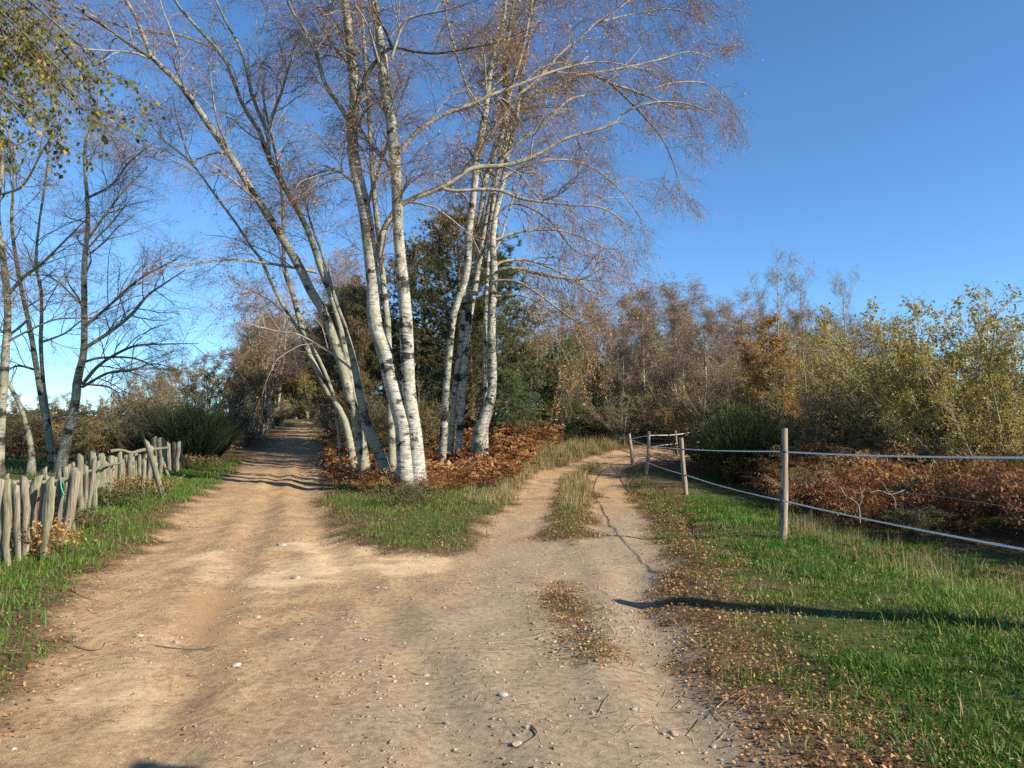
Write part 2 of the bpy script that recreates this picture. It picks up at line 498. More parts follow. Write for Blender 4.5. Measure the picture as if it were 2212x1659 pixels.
M['stake'] = plain('weathered_stake', (0.085, 0.072, 0.050), (0.34, 0.295, 0.215), 5, (9, 9, 0.6), 1.0, 0.9, 0.012)
M['stake_mossy'] = plain('lichened_stake', (0.085, 0.080, 0.050), (0.29, 0.27, 0.18), 6, (6, 6, 1.0), 1.0, 0.9, 0.012)
M['post'] = plain('chestnut_post', (0.15, 0.115, 0.078), (0.38, 0.31, 0.23), 6, (5, 5, 0.6), 0.6)
M['post_bark'] = plain('peeling_bark', (0.05, 0.045, 0.037), (0.20, 0.19, 0.16), 20, None, 0.9)
M['tape'] = plain('white_tape', (0.74, 0.73, 0.70), (0.82, 0.81, 0.78), 60, None, 0.1, 0.5)
M['wire'] = plain('galvanised_wire', (0.14, 0.14, 0.14), (0.30, 0.30, 0.30), 30, None, 0.1, 0.6)
M['insulator'] = plain('black_plastic', (0.02, 0.02, 0.02), (0.04, 0.04, 0.04), 20, None, 0.1, 0.4)
M['rust'] = plain('rusty_iron', (0.07, 0.026, 0.012), (0.20, 0.078, 0.032), 9, None, 0.3)
M['twine'] = plain('green_twine', (0.04, 0.30, 0.19), (0.09, 0.46, 0.30), 50, None, 0.2)
M['dead_wood'] = plain('bleached_dead_wood', (0.14, 0.13, 0.11), (0.34, 0.32, 0.27), 14, None, 0.4)
M['pine_bark'] = plain('pine_bark', (0.07, 0.05, 0.035), (0.22, 0.14, 0.085), 9, (2, 2, 0.6), 0.7)
M['stone_tan'] = plain('tan_stone', (0.28, 0.21, 0.14), (0.44, 0.35, 0.25), 25, None, 0.4)
M['stone_grey'] = plain('grey_stone', (0.20, 0.19, 0.165), (0.36, 0.345, 0.31), 25, None, 0.4)
M['stone_white'] = plain('quartz_stone', (0.40, 0.37, 0.32), (0.54, 0.51, 0.46), 25, None, 0.3)

def ground_mat():
    m, nt, out = newmat('ground')
    dirt, sand, ochre, green = (attr(nt, a).outputs['Fac'] for a in ('dirt', 'sand', 'ochre', 'green'))
    big, mid, fine, grit = noise(nt, 0.55, 5, 0.6), noise(nt, 2.6, 7, 0.68), noise(nt, 19, 7, 0.72), noise(nt, 120, 5, 0.75)
    streak = noise(nt, 1.0, 6, 0.7, stretch=(5.5, 1.3, 1))                         # wheel-swept streaks along the track
    c = mixc(nt, ramp(nt, big, [(0.38, g3(0)), (0.62, g3(1))]), (0.330, 0.198, 0.090), (0.425, 0.268, 0.126))
    c = mixc(nt, ramp(nt, streak, [(0.47, g3(0)), (0.64, g3(0.8))]), c, (0.49, 0.335, 0.175))
    c = mixc(nt, ramp(nt, streak, [(0.38, g3(0.7)), (0.48, g3(0))]), c, (0.265, 0.170, 0.092))
    c = mixc(nt, ramp(nt, mid, [(0.52, g3(0)), (0.64, g3(0.7))]), c, (0.49, 0.335, 0.178))
    c = mixc(nt, ramp(nt, mid, [(0.36, g3(0.75)), (0.47, g3(0))]), c, (0.225, 0.150, 0.085))
    c = mixc(nt, ramp(nt, fine, [(0.40, g3(0.8)), (0.49, g3(0))]), c, (0.20, 0.132, 0.075))
    c = mixc(nt, ramp(nt, fine, [(0.55, g3(0)), (0.64, g3(0.65))]), c, (0.55, 0.40, 0.25))
    c = mixc(nt, ramp(nt, grit, [(0.40, g3(0.75)), (0.48, g3(0))]), c, (0.17, 0.115, 0.070))
    c = mixc(nt, ramp(nt, grit, [(0.56, g3(0)), (0.64, g3(0.75))]), c, (0.60, 0.47, 0.32))
    gy = attr(nt, 'grey').outputs['Fac']
    c = mixc(nt, gy, c, mixc(nt, ramp(nt, fine, [(0.35, g3(0)), (0.65, g3(1))]), (0.205, 0.158, 0.102), (0.385, 0.300, 0.200)))
    c = mixc(nt, sand, c, mixc(nt, ramp(nt, fine, [(0.3, g3(0)), (0.7, g3(1))]), (0.43, 0.30, 0.16), (0.68, 0.495, 0.29)))
    c = mixc(nt, ochre, c, mixc(nt, fine, (0.32, 0.195, 0.096), (0.43, 0.27, 0.138)))
    s = mixc(nt, ramp(nt, mid, [(0.35, g3(0)), (0.65, g3(1))]), (0.050, 0.036, 0.020), (0.155, 0.098, 0.052))   # soil and thatch under the grass
    s = mixc(nt, ramp(nt, fine, [(0.50, g3(0)), (0.62, g3(0.85))]), s, (0.25, 0.155, 0.078))
    s = mixc(nt, ramp(nt, grit, [(0.40, g3(0.8)), (0.49, g3(0))]), s, (0.035, 0.024, 0.014))
    s = mixc(nt, green, s, mixc(nt, fine, (0.036, 0.066, 0.014), (0.085, 0.115, 0.028)))
    c = mixc(nt, dirt, s, c)
    h = mixc(nt, 0.4, mixc(nt, 0.45, fine, grit), mid)
    bumped(nt, out, c, h, 0.8, 0.022, 0.95, 0.1)
    return m
M['ground'] = ground_mat()

# ------------------------------------------------------------------ ground
def build_ground():
    ys = np.concatenate([np.linspace(-60, -8, 8), np.linspace(-7, 2, 24), np.arange(2.1, 12, 0.095), np.arange(12, 26, 0.22), np.arange(26.2, 70, 0.7), np.geomspace(71, 900, 30)])
    xs = np.concatenate([-np.geomspace(40, 900, 22)[::-1], np.arange(-38, -9, 0.6), np.arange(-9, 6, 0.10), np.arange(6, 20, 0.3), np.arange(20.4, 40, 0.8), np.geomspace(41, 900, 22)])
    X, Y = np.meshgrid(xs, ys)
    x, y = X.ravel(), Y.ravel()
    z = terrain(x, y)
    a = Acc()
    nx, ny = len(xs), len(ys)
    j, i = np.meshgrid(np.arange(ny - 1), np.arange(nx - 1), indexing='ij')
    b = (j * nx + i).ravel()
    a.add(np.stack([x, y, z], 1), np.stack([b, b + 1, b + nx + 1, b + nx], 1))
    o = a.build('ground', M['ground'], smooth=True)
    o['kind'] = 'structure'
    dsd = dirt_sd(x, y)
    e = (fbm(x, y, 5, 3, 5) - 0.5) * 0.35
    dirt = sstep(-0.16, 0.14, dsd + e)
    w = (fbm(x, y, 2.6, 4, 9) - 0.5)
    sand = np.zeros_like(x)
    for p in SANDS:
        sand = np.maximum(sand, sstep(-0.15, 0.3, sdist(x, y, p) + w * 0.9) * (0.25 + 1.1 * sstep(0.35, 0.65, fbm(x, y, 3.5, 4, 21))))
    och = sstep(-0.05, 0.12, sdist(x, y, OCHRE) + w * 0.22) * 0.95
    och = np.maximum(och, 0.8 * sstep(0.60, 0.70, fbm(x, y, 0.45, 3, 91)) * sstep(12, 16, y))
    grey = sstep(-2.3, 0.0, x - 0.10 * (y - 4) + (fbm(x, y, 0.9, 3, 15) - 0.5) * 1.8) * sstep(16, 11, y) * 0.85
    green = sstep(0.35, 0.6, fbm(x, y, 0.8, 3, 13)) * sstep(-0.3, -1.3, dsd) * 0.8
    for nm, arr in (('dirt', dirt), ('sand', sand), ('ochre', och), ('green', green), ('grey', grey)):
        t = o.data.attributes.new(nm, 'FLOAT', 'POINT'); t.data.foreach_set('value', arr.astype(np.float32))
    return o
build_ground()

# ------------------------------------------------------------------ birch stems traced from the photograph
def stem3(trace, d0, d1, base=True, n=34):
    """trace: (u, v, width) in photo pixels; d0..d1 distance from foot to tip -> centre line and radii"""
    t = np.array(trace, float)
    s = np.concatenate([[0], np.cumsum(np.hypot(np.diff(t[:, 0]), np.diff(t[:, 1])))]); s /= s[-1]
    d = d0 + (d1 - d0) * s ** 1.2
    p = np.array([at(a, b, dd) for (a, b, _), dd in zip(t, d)])
    r = t[:, 2] / F * d / 2
    if base:
        p[0, 2] = tz(p[0, 0], p[0, 1]) - 0.08
    q = smooth_line(np.column_stack([p, r]), n)
    return q[:, :3], np.maximum(q[:, 3], 0.004)

def bumpy(v, amp, s=0):
    n = fbm(v[:, 0] * 6 + v[:, 2] * 1.7, v[:, 1] * 6 + v[:, 2] * 5.1, 1.0, 3, s) - 0.5
    return n * amp

def add_stem(parent, pts, rd, mat, name='trunk', sides=12, flare=0.0, rough=0.25):
    rd = rd.copy()
    if flare:
        h = pts[:, 2] - pts[0, 2]
        rd *= 1 + flare * 1.3 * np.exp(-h / 0.25)
    v, f, rr = tubes(pts[None], rd[None], sides)
    c = np.repeat(pts, sides, axis=0)
    out = norm(v - c)
    v = v + out * (bumpy(v, rough, 7) * rr)[:, None]
    foot = np.exp(-np.maximum(0, v[:, 2] - pts[0, 2]) / 0.45) if flare else np.zeros(len(v))
    a = Acc().add(v, f, foot, rr)
    return a.build(name, mat, parent, smooth=True)

BRANCHES = {}
def grow(parent, lines, rads, n2, n3, n4, leaves, l2=(0.9, 2.4), l3=(0.4, 1.1), l4=(0.25, 0.75), droop=0.35, leaf_mat='leaf_gold', leaf_size=0.04,
         limb='limb', twig='twig', t0=0.15, tw=0.0019, up=0.1, auto=None, tub=True):
    """side branches, twigs and leaves on a set of main lines (all the same number of points)"""
    L1 = np.stack(lines); R1 = np.stack(rads)
    L2, R2 = spawn(L1, R1, n2, t0, 1.0, *l2, 0.5, 1.05, droop * 0.55, 7, 0.42, 0.006, 0.035, 0.16, up)
    L3, R3 = spawn(L2, R2, n3, 0.15, 1.0, *l3, 0.4, 1.0, droop * 0.9, 4, 0.55, 0.0026, 0.009, 0.20)
    L4, R4 = spawn(L3, R3, n4, 0.1, 1.0, *l4, 0.3, 0.9, droop * 1.6, 4, 0.6, tw, tw * 1.25, 0.18)
    a = Acc()
    v, f, r = tubes(L2, R2, 5); a.add(v, f, 0.5, r)
    a.build('branches', M[limb], parent, smooth=True, kind='stuff')
    a = Acc()
    v, f, r = ribbons(L3, R3 * 1.15); a.add(v, f, np.repeat(rng.random(len(L3)) * 0.8 + 0.2, 8), r)
    v, f, r = ribbons(L4, R4); a.add(v, f, np.repeat(rng.random(len(L4)), 8), r)
    a.build('twigs', M[twig], parent, kind='stuff')
    if leaves:
        v, f, vr = leaves_on(L4, leaves, leaf_size, 0.02)
        Acc().add(v, f, vr).build('leaves', M[leaf_mat], parent, kind='stuff')
    return L4

def auto_limbs(pts, rd, n, t0, t1, l0, l1, droop=0.05, P=34):
    L, R_ = spawn(pts[None], rd[None], n, t0, t1, l0, l1, 0.45, 0.85, droop, 12, 0.42, 0.012, 0.05, 0.09, 0.15)
    out, outr = [], []
    for l, r in zip(L, R_):
        q = smooth_line(np.column_stack([l, r]), P); out.append(q[:, :3]); outr.append(np.maximum(q[:, 3], 0.004))
    return out, outr

def traced_birch(label, foot_uvd, stems, limbs, autos, n2, n3, n4, leaves, dark=False, **kw):
    fx, fy, _ = at(foot_uvd[0], HZ, foot_uvd[2])
    t = thing('birch_tree', label, 'birch tree', (fx, fy, tz(fx, fy)), 'leaning birches between the two tracks' if not dark else 'birches behind the stake fence')
    lines, rads = [], []
    for tr, d0, d1, mk, fl in stems:
        p, r = stem3(tr, d0, d1)
        add_stem(t, p, r, M[mk], 'trunk', 12, fl)
        h = (p[:, 2] > p[0, 2] + (3.2 if dark else 6.5))
        k = min(int(np.argmax(h)), 26) if h.any() else 20
        q = smooth_line(np.column_stack([p[k:], r[k:]]), 34)
        lines.append(q[:, :3]); rads.append(q[:, 3])
        if autos:
            al, ar = auto_limbs(p, r, autos, 0.35, 0.95, 1.6, 3.6)
            ac = Acc()
            for l_, r_ in zip(al, ar):
                v, f, rr = tubes(l_[None], r_[None], 6); ac.add(v, f, 0.5, rr)
                lines.append(l_); rads.append(r_)
            ac.build('upper_branches', M['limb'], t, smooth=True, kind='stuff')
    for tr, d0, d1, mk in limbs:
        p, r = stem3(tr, d0, d1, base=False)
        add_stem(t, p, r, M[mk], 'limb', 8, 0, 0.2)
        lines.append(p); rads.append(r)
    grow(t, lines, rads, n2, n3, n4, leaves, **kw)
    return t

A_STEMS = [
    ([(880, 1062, 40), (870, 919, 35), (847, 836, 34), (834, 770, 34), (809, 703, 33), (807, 636, 29), (800, 553, 29), (787, 450, 29), (765, 350, 26), (760, 283, 25), (766, 233, 23), (763, 167, 22), (753, 67, 18), (746, 0, 16), (738, -120, 12), (742, -300, 7), (735, -480, 2)], 17.2, 18.0, 'birch', 0.35),
    ([(905, 1062, 40), (893, 919, 31), (883, 853, 30), (878, 720, 30), (873, 636, 27), (865, 570, 25), (860, 500, 24), (858, 433, 24), (853, 350, 24), (843, 250, 24), (830, 183, 22), (828, 127, 20), (812, 33, 16), (806, -30, 14), (812, -160, 10), (805, -330, 6), (815, -480, 2)], 17.3, 16.6, 'birch', 0.3),
    ([(852, 1045, 24), (846, 963, 17), (838, 720, 15), (834, 670, 14), (827, 603, 13), (817, 500, 12), (806, 400, 11), (800, 300, 9), (790, 150, 8), (780, 0, 6), (770, -150, 2)], 18.2, 19.2, 'birch_lichen', 0.2)]
A_LIMBS = [
    ([(808, 560, 15), (833, 490, 15), (870, 440, 13), (957, 403, 12), (1023, 363, 11), (1097, 357, 10), (1170, 330, 9), (1220, 300, 7), (1317, 272, 5.5), (1353, 240, 5), (1423, 220, 4), (1500, 228, 2.5), (1570, 262, 1)], 17.5, 18.4, 'limb'),
    ([(955, 404, 9), (977, 412, 8), (1070, 410, 7.5), (1123, 428, 7), (1163, 435, 6), (1230, 443, 4.5), (1297, 448, 3.5), (1343, 477, 2.5), (1370, 533, 1)], 17.6, 18.2, 'limb'),
    ([(1163, 435, 5), (1207, 420, 4), (1247, 383, 3.5), (1245, 347, 3), (1230, 312, 1.5)], 17.9, 18.0, 'limb_dark'),
    ([(862, 330, 11), (903, 283, 9.5), (960, 247, 9), (1013, 227, 8.5), (1057, 207, 8), (1120, 183, 7), (1187, 157, 6), (1237, 143, 5), (1303, 133, 3.5), (1390, 150, 1.5)], 16.9, 18.2, 'limb'),
    ([(760, 270, 11), (773, 217, 9.5), (790, 167, 9), (817, 127, 8.5), (847, 103, 8), (900, 112, 6), (950, 115, 5.5), (1020, 103, 4.5), (1070, 92, 3), (1150, 60, 1.5)], 17.2, 15.6, 'limb_dark'),
    ([(847, 103, 7), (830, 62, 6), (807, 17, 5), (790, -60, 3), (770, -150, 1)], 16.6, 16.2, 'limb_dark'),
    ([(845, 125, 7), (870, 55, 6), (900, 35, 5), (970, 20, 4), (1060, -10, 2)], 16.5, 15.6, 'limb'),
    ([(757, 266, 12), (735, 230, 10), (703, 183, 9.5), (687, 127, 9), (667, 80, 8), (633, 27, 6.5), (618, -10, 6), (590, -110, 3), (560, -200, 1)], 17.5, 16.6, 'limb'),
    ([(762, 392, 8), (737, 373, 6.5), (703, 357, 5)], 17.4, 17.2, 'limb'),
    ([(862, 440, 4), (868, 420, 4), (878, 398, 3.5), (877, 375, 2.5)], 16.8, 16.5, 'limb_dark')]
traced_birch('tall twin-stemmed white birch with a long limb reaching over the right track', (880, 0, 17.2), A_STEMS, A_LIMBS, 4, 12, 10, 9, 9000, leaf_size=0.046, droop=0.36, l4=(0.3, 0.95))

B_STEMS = [
    ([(845, 1052, 27.5), (820, 980, 24.9), (794, 926, 21.5), (774, 836, 17.2), (764, 780, 12.9), (748, 715, 9.5), (722, 640, 7.7), (700, 560, 6), (668, 470, 4.3), (650, 380, 1.7)], 17.8, 18.6, 'birch_dark', 0.25),
    ([(792, 1030, 25.8), (777, 935, 22.4), (757, 863, 20.6), (740, 793, 20.6), (727, 753, 20.6), (700, 676, 19.8), (670, 626, 19.8), (650, 583, 18.9), (630, 547, 18.1), (580, 467, 17.2), (547, 417, 15.5), (507, 350, 14.6), (467, 293, 13.8), (417, 220, 12.9), (377, 170, 11.2), (327, 123, 10.3), (310, 77, 8.6), (290, 30, 7.7), (268, -10, 6.9), (240, -120, 4.3), (215, -240, 1.7)], 19.0, 16.4, 'birch_lichen', 0.25),
    ([(800, 1010, 15.5), (780, 930, 14.6), (762, 850, 13.8), (745, 760, 13.8), (733, 700, 12.9), (718, 646, 12.9), (700, 600, 12.9), (683, 550, 12.9), (663, 493, 12), (620, 413, 12), (580, 340, 11.2), (560, 283, 9.5), (527, 233, 8.6), (500, 163, 8.2), (483, 123, 7.7), (433, 67, 6.9), (393, 23, 6), (365, -20, 5.2), (320, -130, 1.7)], 19.8, 18.4, 'birch_lichen', 0.2),
    ([(770, 1030, 17.2), (754, 946, 15.5), (737, 890, 12.9), (710, 853, 12), (687, 803, 12), (670, 770, 11.2), (660, 740, 11.2), (647, 693, 11.2), (630, 626, 10.3), (614, 580, 8.6), (612, 520, 7.7), (610, 433, 6.9), (598, 340, 6), (570, 220, 4.3), (560, 100, 2.6), (550, 20, 1.3)], 20.2, 20.8, 'birch_lichen', 0.25),
    ([(742, 960, 6.9), (725, 880, 7.7), (700, 800, 7.7), (672, 745, 6.9), (655, 725, 6.9), (627, 686, 6.9), (600, 640, 6.9), (580, 596, 6.5), (560, 553, 6), (547, 540, 6), (513, 487, 5.2), (473, 433, 4.7), (420, 360, 4.3), (377, 320, 3.9), (353, 303, 3.4), (327, 267, 2.6), (300, 233, 1.3)], 20.4, 18.8, 'birch_lichen', 0.2)]
B_LIMBS = [
    ([(327, 125, 8), (313, 117, 8), (233, 63, 6.5), (197, 40, 5.5), (150, 3, 4), (90, -60, 2)], 16.8, 15.8, 'limb_dark'),
    ([(322, 126, 5), (283, 113, 5), (207, 108, 4), (173, 103, 3), (133, 83, 1.5)], 16.8, 15.8, 'limb'),
    ([(580, 336, 9), (577, 287, 9), (547, 213, 8), (530, 140, 7), (517, 100, 6), (490, 50, 5), (465, -5, 4), (440, -90, 1.5)], 18.8, 18.0, 'birch_lichen'),
    ([(580, 282, 7), (590, 247, 7), (610, 193, 6), (620, 157, 5), (640, 100, 3), (650, 60, 1.5)], 18.8, 18.6, 'limb'),
    ([(683, 588, 7), (617, 575, 6.5), (550, 565, 6), (500, 561, 5), (433, 568, 4), (400, 573, 3), (350, 560, 1.2)], 19.0, 16.6, 'limb'),
    ([(420, 362, 4), (397, 307, 3.5), (380, 247, 2.5), (372, 200, 1)], 18.9, 18.7, 'limb'),
    ([(470, 110, 5), (400, 80, 4.5), (330, 68, 4), (240, 50, 2.5), (200, 30, 1)], 18.0, 17.0, 'limb'),
    ([(377, 172, 5), (390, 130, 4.5), (375, 80, 4), (355, 30, 3), (335, -40, 1.5)], 16.9, 16.4, 'limb')]
traced_birch('clump of slender birch stems leaning far over the left track', (785, 0, 19.2), B_STEMS, B_LIMBS, 3, 10, 9, 7, 6500, leaf_size=0.044, droop=0.22, l4=(0.3, 0.9))

C_STEMS = [
    ([(954, 1030, 20), (960, 903, 16), (967, 803, 15), (975, 713, 15), (984, 663, 15), (1000, 620, 15), (1010, 580, 16), (1013, 500, 16), (1020, 450, 15), (1027, 383, 15), (1030, 333, 15), (1040, 290, 14), (1050, 233, 13), (1057, 167, 12), (1067, 110, 11), (1083, 67, 9), (1092, 10, 7), (1100, -120, 4), (1110, -220, 1.5)], 21.0, 20.4, 'birch', 0.2),
    ([(971, 1026, 16), (979, 886, 13), (990, 786, 13), (1000, 703, 13), (1004, 636, 13), (1013, 570, 13), (1037, 467, 12), (1050, 383, 12), (1070, 333, 11), (1087, 283, 11), (1097, 217, 10), (1093, 133, 9), (1098, 73, 8), (1110, 0, 6), (1125, -130, 1.5)], 21.4, 21.2, 'birch', 0.2),
    ([(988, 1034, 20), (994, 920, 15), (1000, 820, 15), (1005, 753, 15), (1020, 653, 14), (1030, 603, 14), (1050, 483, 13), (1063, 417, 12), (1087, 333, 12), (1103, 267, 11), (1127, 217, 10), (1153, 200, 8.5), (1203, 190, 8), (1243, 163, 7), (1270, 157, 6.5), (1320, 180, 6), (1387, 203, 5), (1430, 222, 4), (1470, 232, 3), (1550, 238, 1)], 21.1, 22.6, 'birch', 0.2)]
C_LIMBS = [
    ([(1036, 318, 10), (1070, 273, 9.5), (1097, 237, 9), (1130, 197, 8.5), (1163, 170, 8), (1217, 110, 6.5), (1257, 80, 5.5), (1287, 50, 5), (1347, 10, 3.5), (1420, -50, 1.5)], 20.6, 22.4, 'limb'),
    ([(1087, 340, 7), (1130, 300, 6), (1180, 262, 5), (1230, 215, 4.5), (1290, 195, 3.5), (1370, 120, 2), (1410, 60, 1)], 20.9, 23.0, 'limb'),
    ([(1050, 240, 6), (1010, 190, 5), (985, 110, 5), (965, 40, 4), (955, -30, 2.5), (940, -100, 1)], 20.6, 20.0, 'birch'),
    ([(1097, 220, 8), (1120, 140, 7), (1135, 80, 6), (1150, 0, 4), (1170, -100, 1.5)], 21.0, 20.6, 'birch'),
    ([(1243, 163, 6), (1330, 150, 5), (1420, 130, 4), (1490, 112, 3), (1550, 130, 1.5)], 21.9, 23.5, 'limb'),
    ([(1287, 50, 5), (1370, 30, 4), (1450, 20, 3.5), (1510, 40, 2.5), (1560, 90, 1)], 22.0, 24.0, 'limb'),
    ([(1387, 203, 4.5), (1450, 180, 4), (1520, 180, 3), (1560, 212, 2), (1590, 255, 1)], 22.3, 23.2, 'limb'),
    ([(1347, 10, 4), (1420, -30, 3.5), (1470, -40, 3), (1530, 0, 1.5)], 22.2, 23.0, 'limb'),
    ([(1320, 180, 5), (1380, 240, 4), (1430, 300, 3), (1460, 370, 2), (1470, 430, 1)], 22.0, 22.6, 'limb_dark'),
    ([(1150, 0, 6), (1230, -30, 5), (1300, -60, 3), (1380, -40, 1.5)], 20.8, 22.0, 'limb')]
traced_birch('tight bunch of three straight white birch stems beside the fork', (971, 0, 21.1), C_STEMS, C_LIMBS, 1, 13, 10, 9, 13000, leaf_size=0.05, droop=0.42, l4=(0.3, 1.0))

D_STEMS = [
    ([(1036, 1030, 34), (1031, 970, 30), (1044, 913, 26), (1060, 863, 21), (1065, 803, 18), (1062, 720, 17), (1065, 636, 17), (1067, 573, 15), (1064, 520, 14), (1070, 467, 13), (1085, 400, 12), (1100, 320, 10), (1118, 240, 9), (1130, 150, 7), (1150, 50, 5), (1165, -60, 2)], 20.6, 21.6, 'birch', 0.3),
    ([(1050, 905, 12), (1049, 846, 10), (1047, 786, 9), (1049, 670, 9), (1054, 573, 8.5), (1062, 470, 8), (1075, 370, 7), (1085, 280, 6), (1090, 190, 4), (1100, 110, 2)], 21.0, 22.2, 'birch', 0.0)]
D_LIMBS = [
    ([(1066, 600, 9), (1085, 582, 9), (1127, 581, 8), (1154, 590, 7.5), (1214, 600, 6.5), (1254, 603, 5.5), (1284, 586, 4.5), (1294, 556, 3), (1300, 520, 1.5)], 20.8, 21.4, 'birch_lichen'),
    ([(1068, 575, 7), (1084, 566, 6.5), (1130, 561, 6), (1180, 575, 5), (1230, 600, 4), (1280, 630, 3), (1320, 634, 1.5)], 20.9, 22.0, 'limb'),
    ([(1066, 612, 7), (1074, 606, 6.5), (1120, 610, 6), (1164, 636, 5), (1214, 673, 4), (1260, 700, 3), (1304, 683, 1.5)], 20.8, 19.4, 'limb'),
    ([(1070, 470, 6), (1110, 440, 5), (1180, 470, 4), (1240, 540, 3), (1290, 560, 1.5)], 21.0, 22.2, 'limb_dark'),
    ([(1090, 380, 6), (1160, 350, 5), (1250, 350, 4), (1330, 400, 3), (1390, 480, 1.5)], 21.2, 23.0, 'limb'),
    ([(1066, 640, 5), (1130, 640, 4), (1200, 680, 3), (1260, 750, 2), (1285, 820, 1)], 20.8, 21.6, 'limb'),
    ([(1064, 690, 5), (1100, 660, 4.5), (1150, 680, 3.5), (1200, 730, 2.5), (1230, 790, 1)], 20.8, 19.6, 'limb'),
    ([(1066, 520, 6), (1130, 500, 5), (1220, 500, 4), (1310, 540, 3), (1370, 600, 1)], 21.0, 22.6, 'limb')]
traced_birch('lone white birch stem with a thick lichened foot in bracken', (1036, 0, 20.6), D_STEMS, D_LIMBS, 3, 11, 10, 9, 13000, leaf_size=0.05, droop=0.5, l4=(0.3, 1.0))

E_KW = dict(droop=0.10, up=0.05, limb='limb_dark', twig='twig_grey')
E1 = [([(128, 1012, 22.1), (143, 953, 20.5), (163, 870, 19.7), (167, 820, 18), (180, 770, 14.8), (182, 720, 13.1), (182, 653, 12.3), (182, 586, 11.5), (184, 547, 10.7), (190, 467, 9), (184, 367, 7.4), (184, 317, 6.6), (200, 267, 4.9), (210, 230, 4.1), (220, 120, 1.6)], 21.5, 21.5, 'birch_lichen', 0.25)]
E1L = [
    ([(178, 830, 8), (213, 790, 7), (260, 760, 6), (300, 746, 5), (367, 743, 3), (430, 742, 1)], 21.4, 20.2, 'limb_dark'),
    ([(183, 752, 9), (233, 720, 8), (283, 680, 7), (317, 640, 6), (350, 616, 4), (400, 583, 2)], 21.4, 20.4, 'limb'),
    ([(184, 705, 7), (233, 663, 6), (280, 620, 5), (317, 593, 4), (383, 560, 2)], 21.4, 21.0, 'limb_dark'),
    ([(178, 836, 7), (233, 806, 6), (283, 800, 5), (333, 786, 3), (390, 800, 1)], 21.4, 19.8, 'limb_dark'),
    ([(182, 782, 6), (217, 773, 5), (283, 773, 4), (330, 790, 2), (370, 815, 1)], 21.4, 22.4, 'limb_dark'),
    ([(186, 830, 5), (230, 835, 4), (255, 850, 2.5), (262, 868, 1)], 21.4, 20.8, 'limb_dark'),
    ([(184, 430, 6), (240, 400, 5), (280, 350, 4), (330, 310, 2)], 21.5, 20.5, 'birch_lichen'),
    ([(188, 520, 6), (230, 460, 5), (270, 410, 4), (320, 360, 2)], 21.5, 22.5, 'birch_lichen')]
traced_birch('leafless birch behind the stake fence with branches fanning towards the track', (128, 0, 21.5), E1, E1L, 4, 13, 9, 9, 1500, dark=True, **E_KW)
E2 = [([(115, 1014, 16.4), (103, 920, 14.8), (90, 860, 13.1), (80, 803, 11.5), (70, 740, 10.7), (60, 686, 9.8), (50, 643, 9), (37, 573, 8.2), (25, 480, 6.6), (30, 380, 4.9), (15, 260, 3.3), (20, 150, 1.6)], 22.0, 23.0, 'birch_lichen', 0.2),
      ([(112, 1000, 9.8), (103, 905, 9.8), (94, 830, 8.2), (88, 740, 8.2), (90, 686, 7.4), (88, 620, 6.6), (77, 573, 5.7), (85, 480, 4.9), (100, 380, 4.1), (110, 280, 1.6)], 22.2, 22.8, 'birch_dark', 0.2)]
E2L = [([(80, 800, 5), (40, 790, 5), (10, 800, 3), (-30, 780, 1.5)], 22.4, 21.0, 'limb_dark'), ([(62, 690, 6), (20, 720, 5), (-20, 700, 3), (-60, 690, 1)], 22.6, 21.4, 'limb'),
       ([(88, 740, 6), (140, 720, 4), (182, 690, 3), (230, 690, 1)], 22.4, 22.0, 'limb')]
traced_birch('double-stemmed birch with blackish bark right behind the stakes', (113, 0, 22.0), E2, E2L, 3, 12, 8, 8, 900, dark=True, **E_KW)
E3 = [([(-6, 1010, 24.6), (2, 900, 19.7), (8, 830, 17.2), (12, 753, 15.6), (17, 686, 13.9), (12, 603, 13.9), (4, 540, 12.3), (-6, 450, 10.7), (5, 350, 8.2), (0, 240, 6.6), (-20, 120, 4.1), (-25, 0, 1.6)], 20.5, 20.5, 'birch_lichen', 0.3),
      ([(66, 1018, 16.4), (68, 980, 13.1), (60, 935, 11.5), (45, 880, 9.8), (22, 835, 8.2), (-10, 780, 7.4), (-40, 700, 5.7), (-60, 600, 2.5)], 20.8, 20.2, 'birch_dark', 0.4)]
E3L = [([(15, 640, 8), (50, 600, 7), (90, 570, 6), (140, 520, 4), (190, 470, 2)], 20.6, 19.0, 'birch_lichen'), ([(5, 420, 6), (50, 400, 5), (90, 330, 4), (120, 280, 2)], 20.6, 19.4, 'limb'),
       ([(12, 740, 6), (60, 715, 5), (120, 690, 4), (180, 685, 3), (230, 660, 1.2)], 20.5, 20.0, 'limb')]
traced_birch('lichened birch with a mossy crooked second stem', (20, 0, 20.6), E3, E3L, 3, 12, 8, 8, 1500, dark=True, **E_KW)

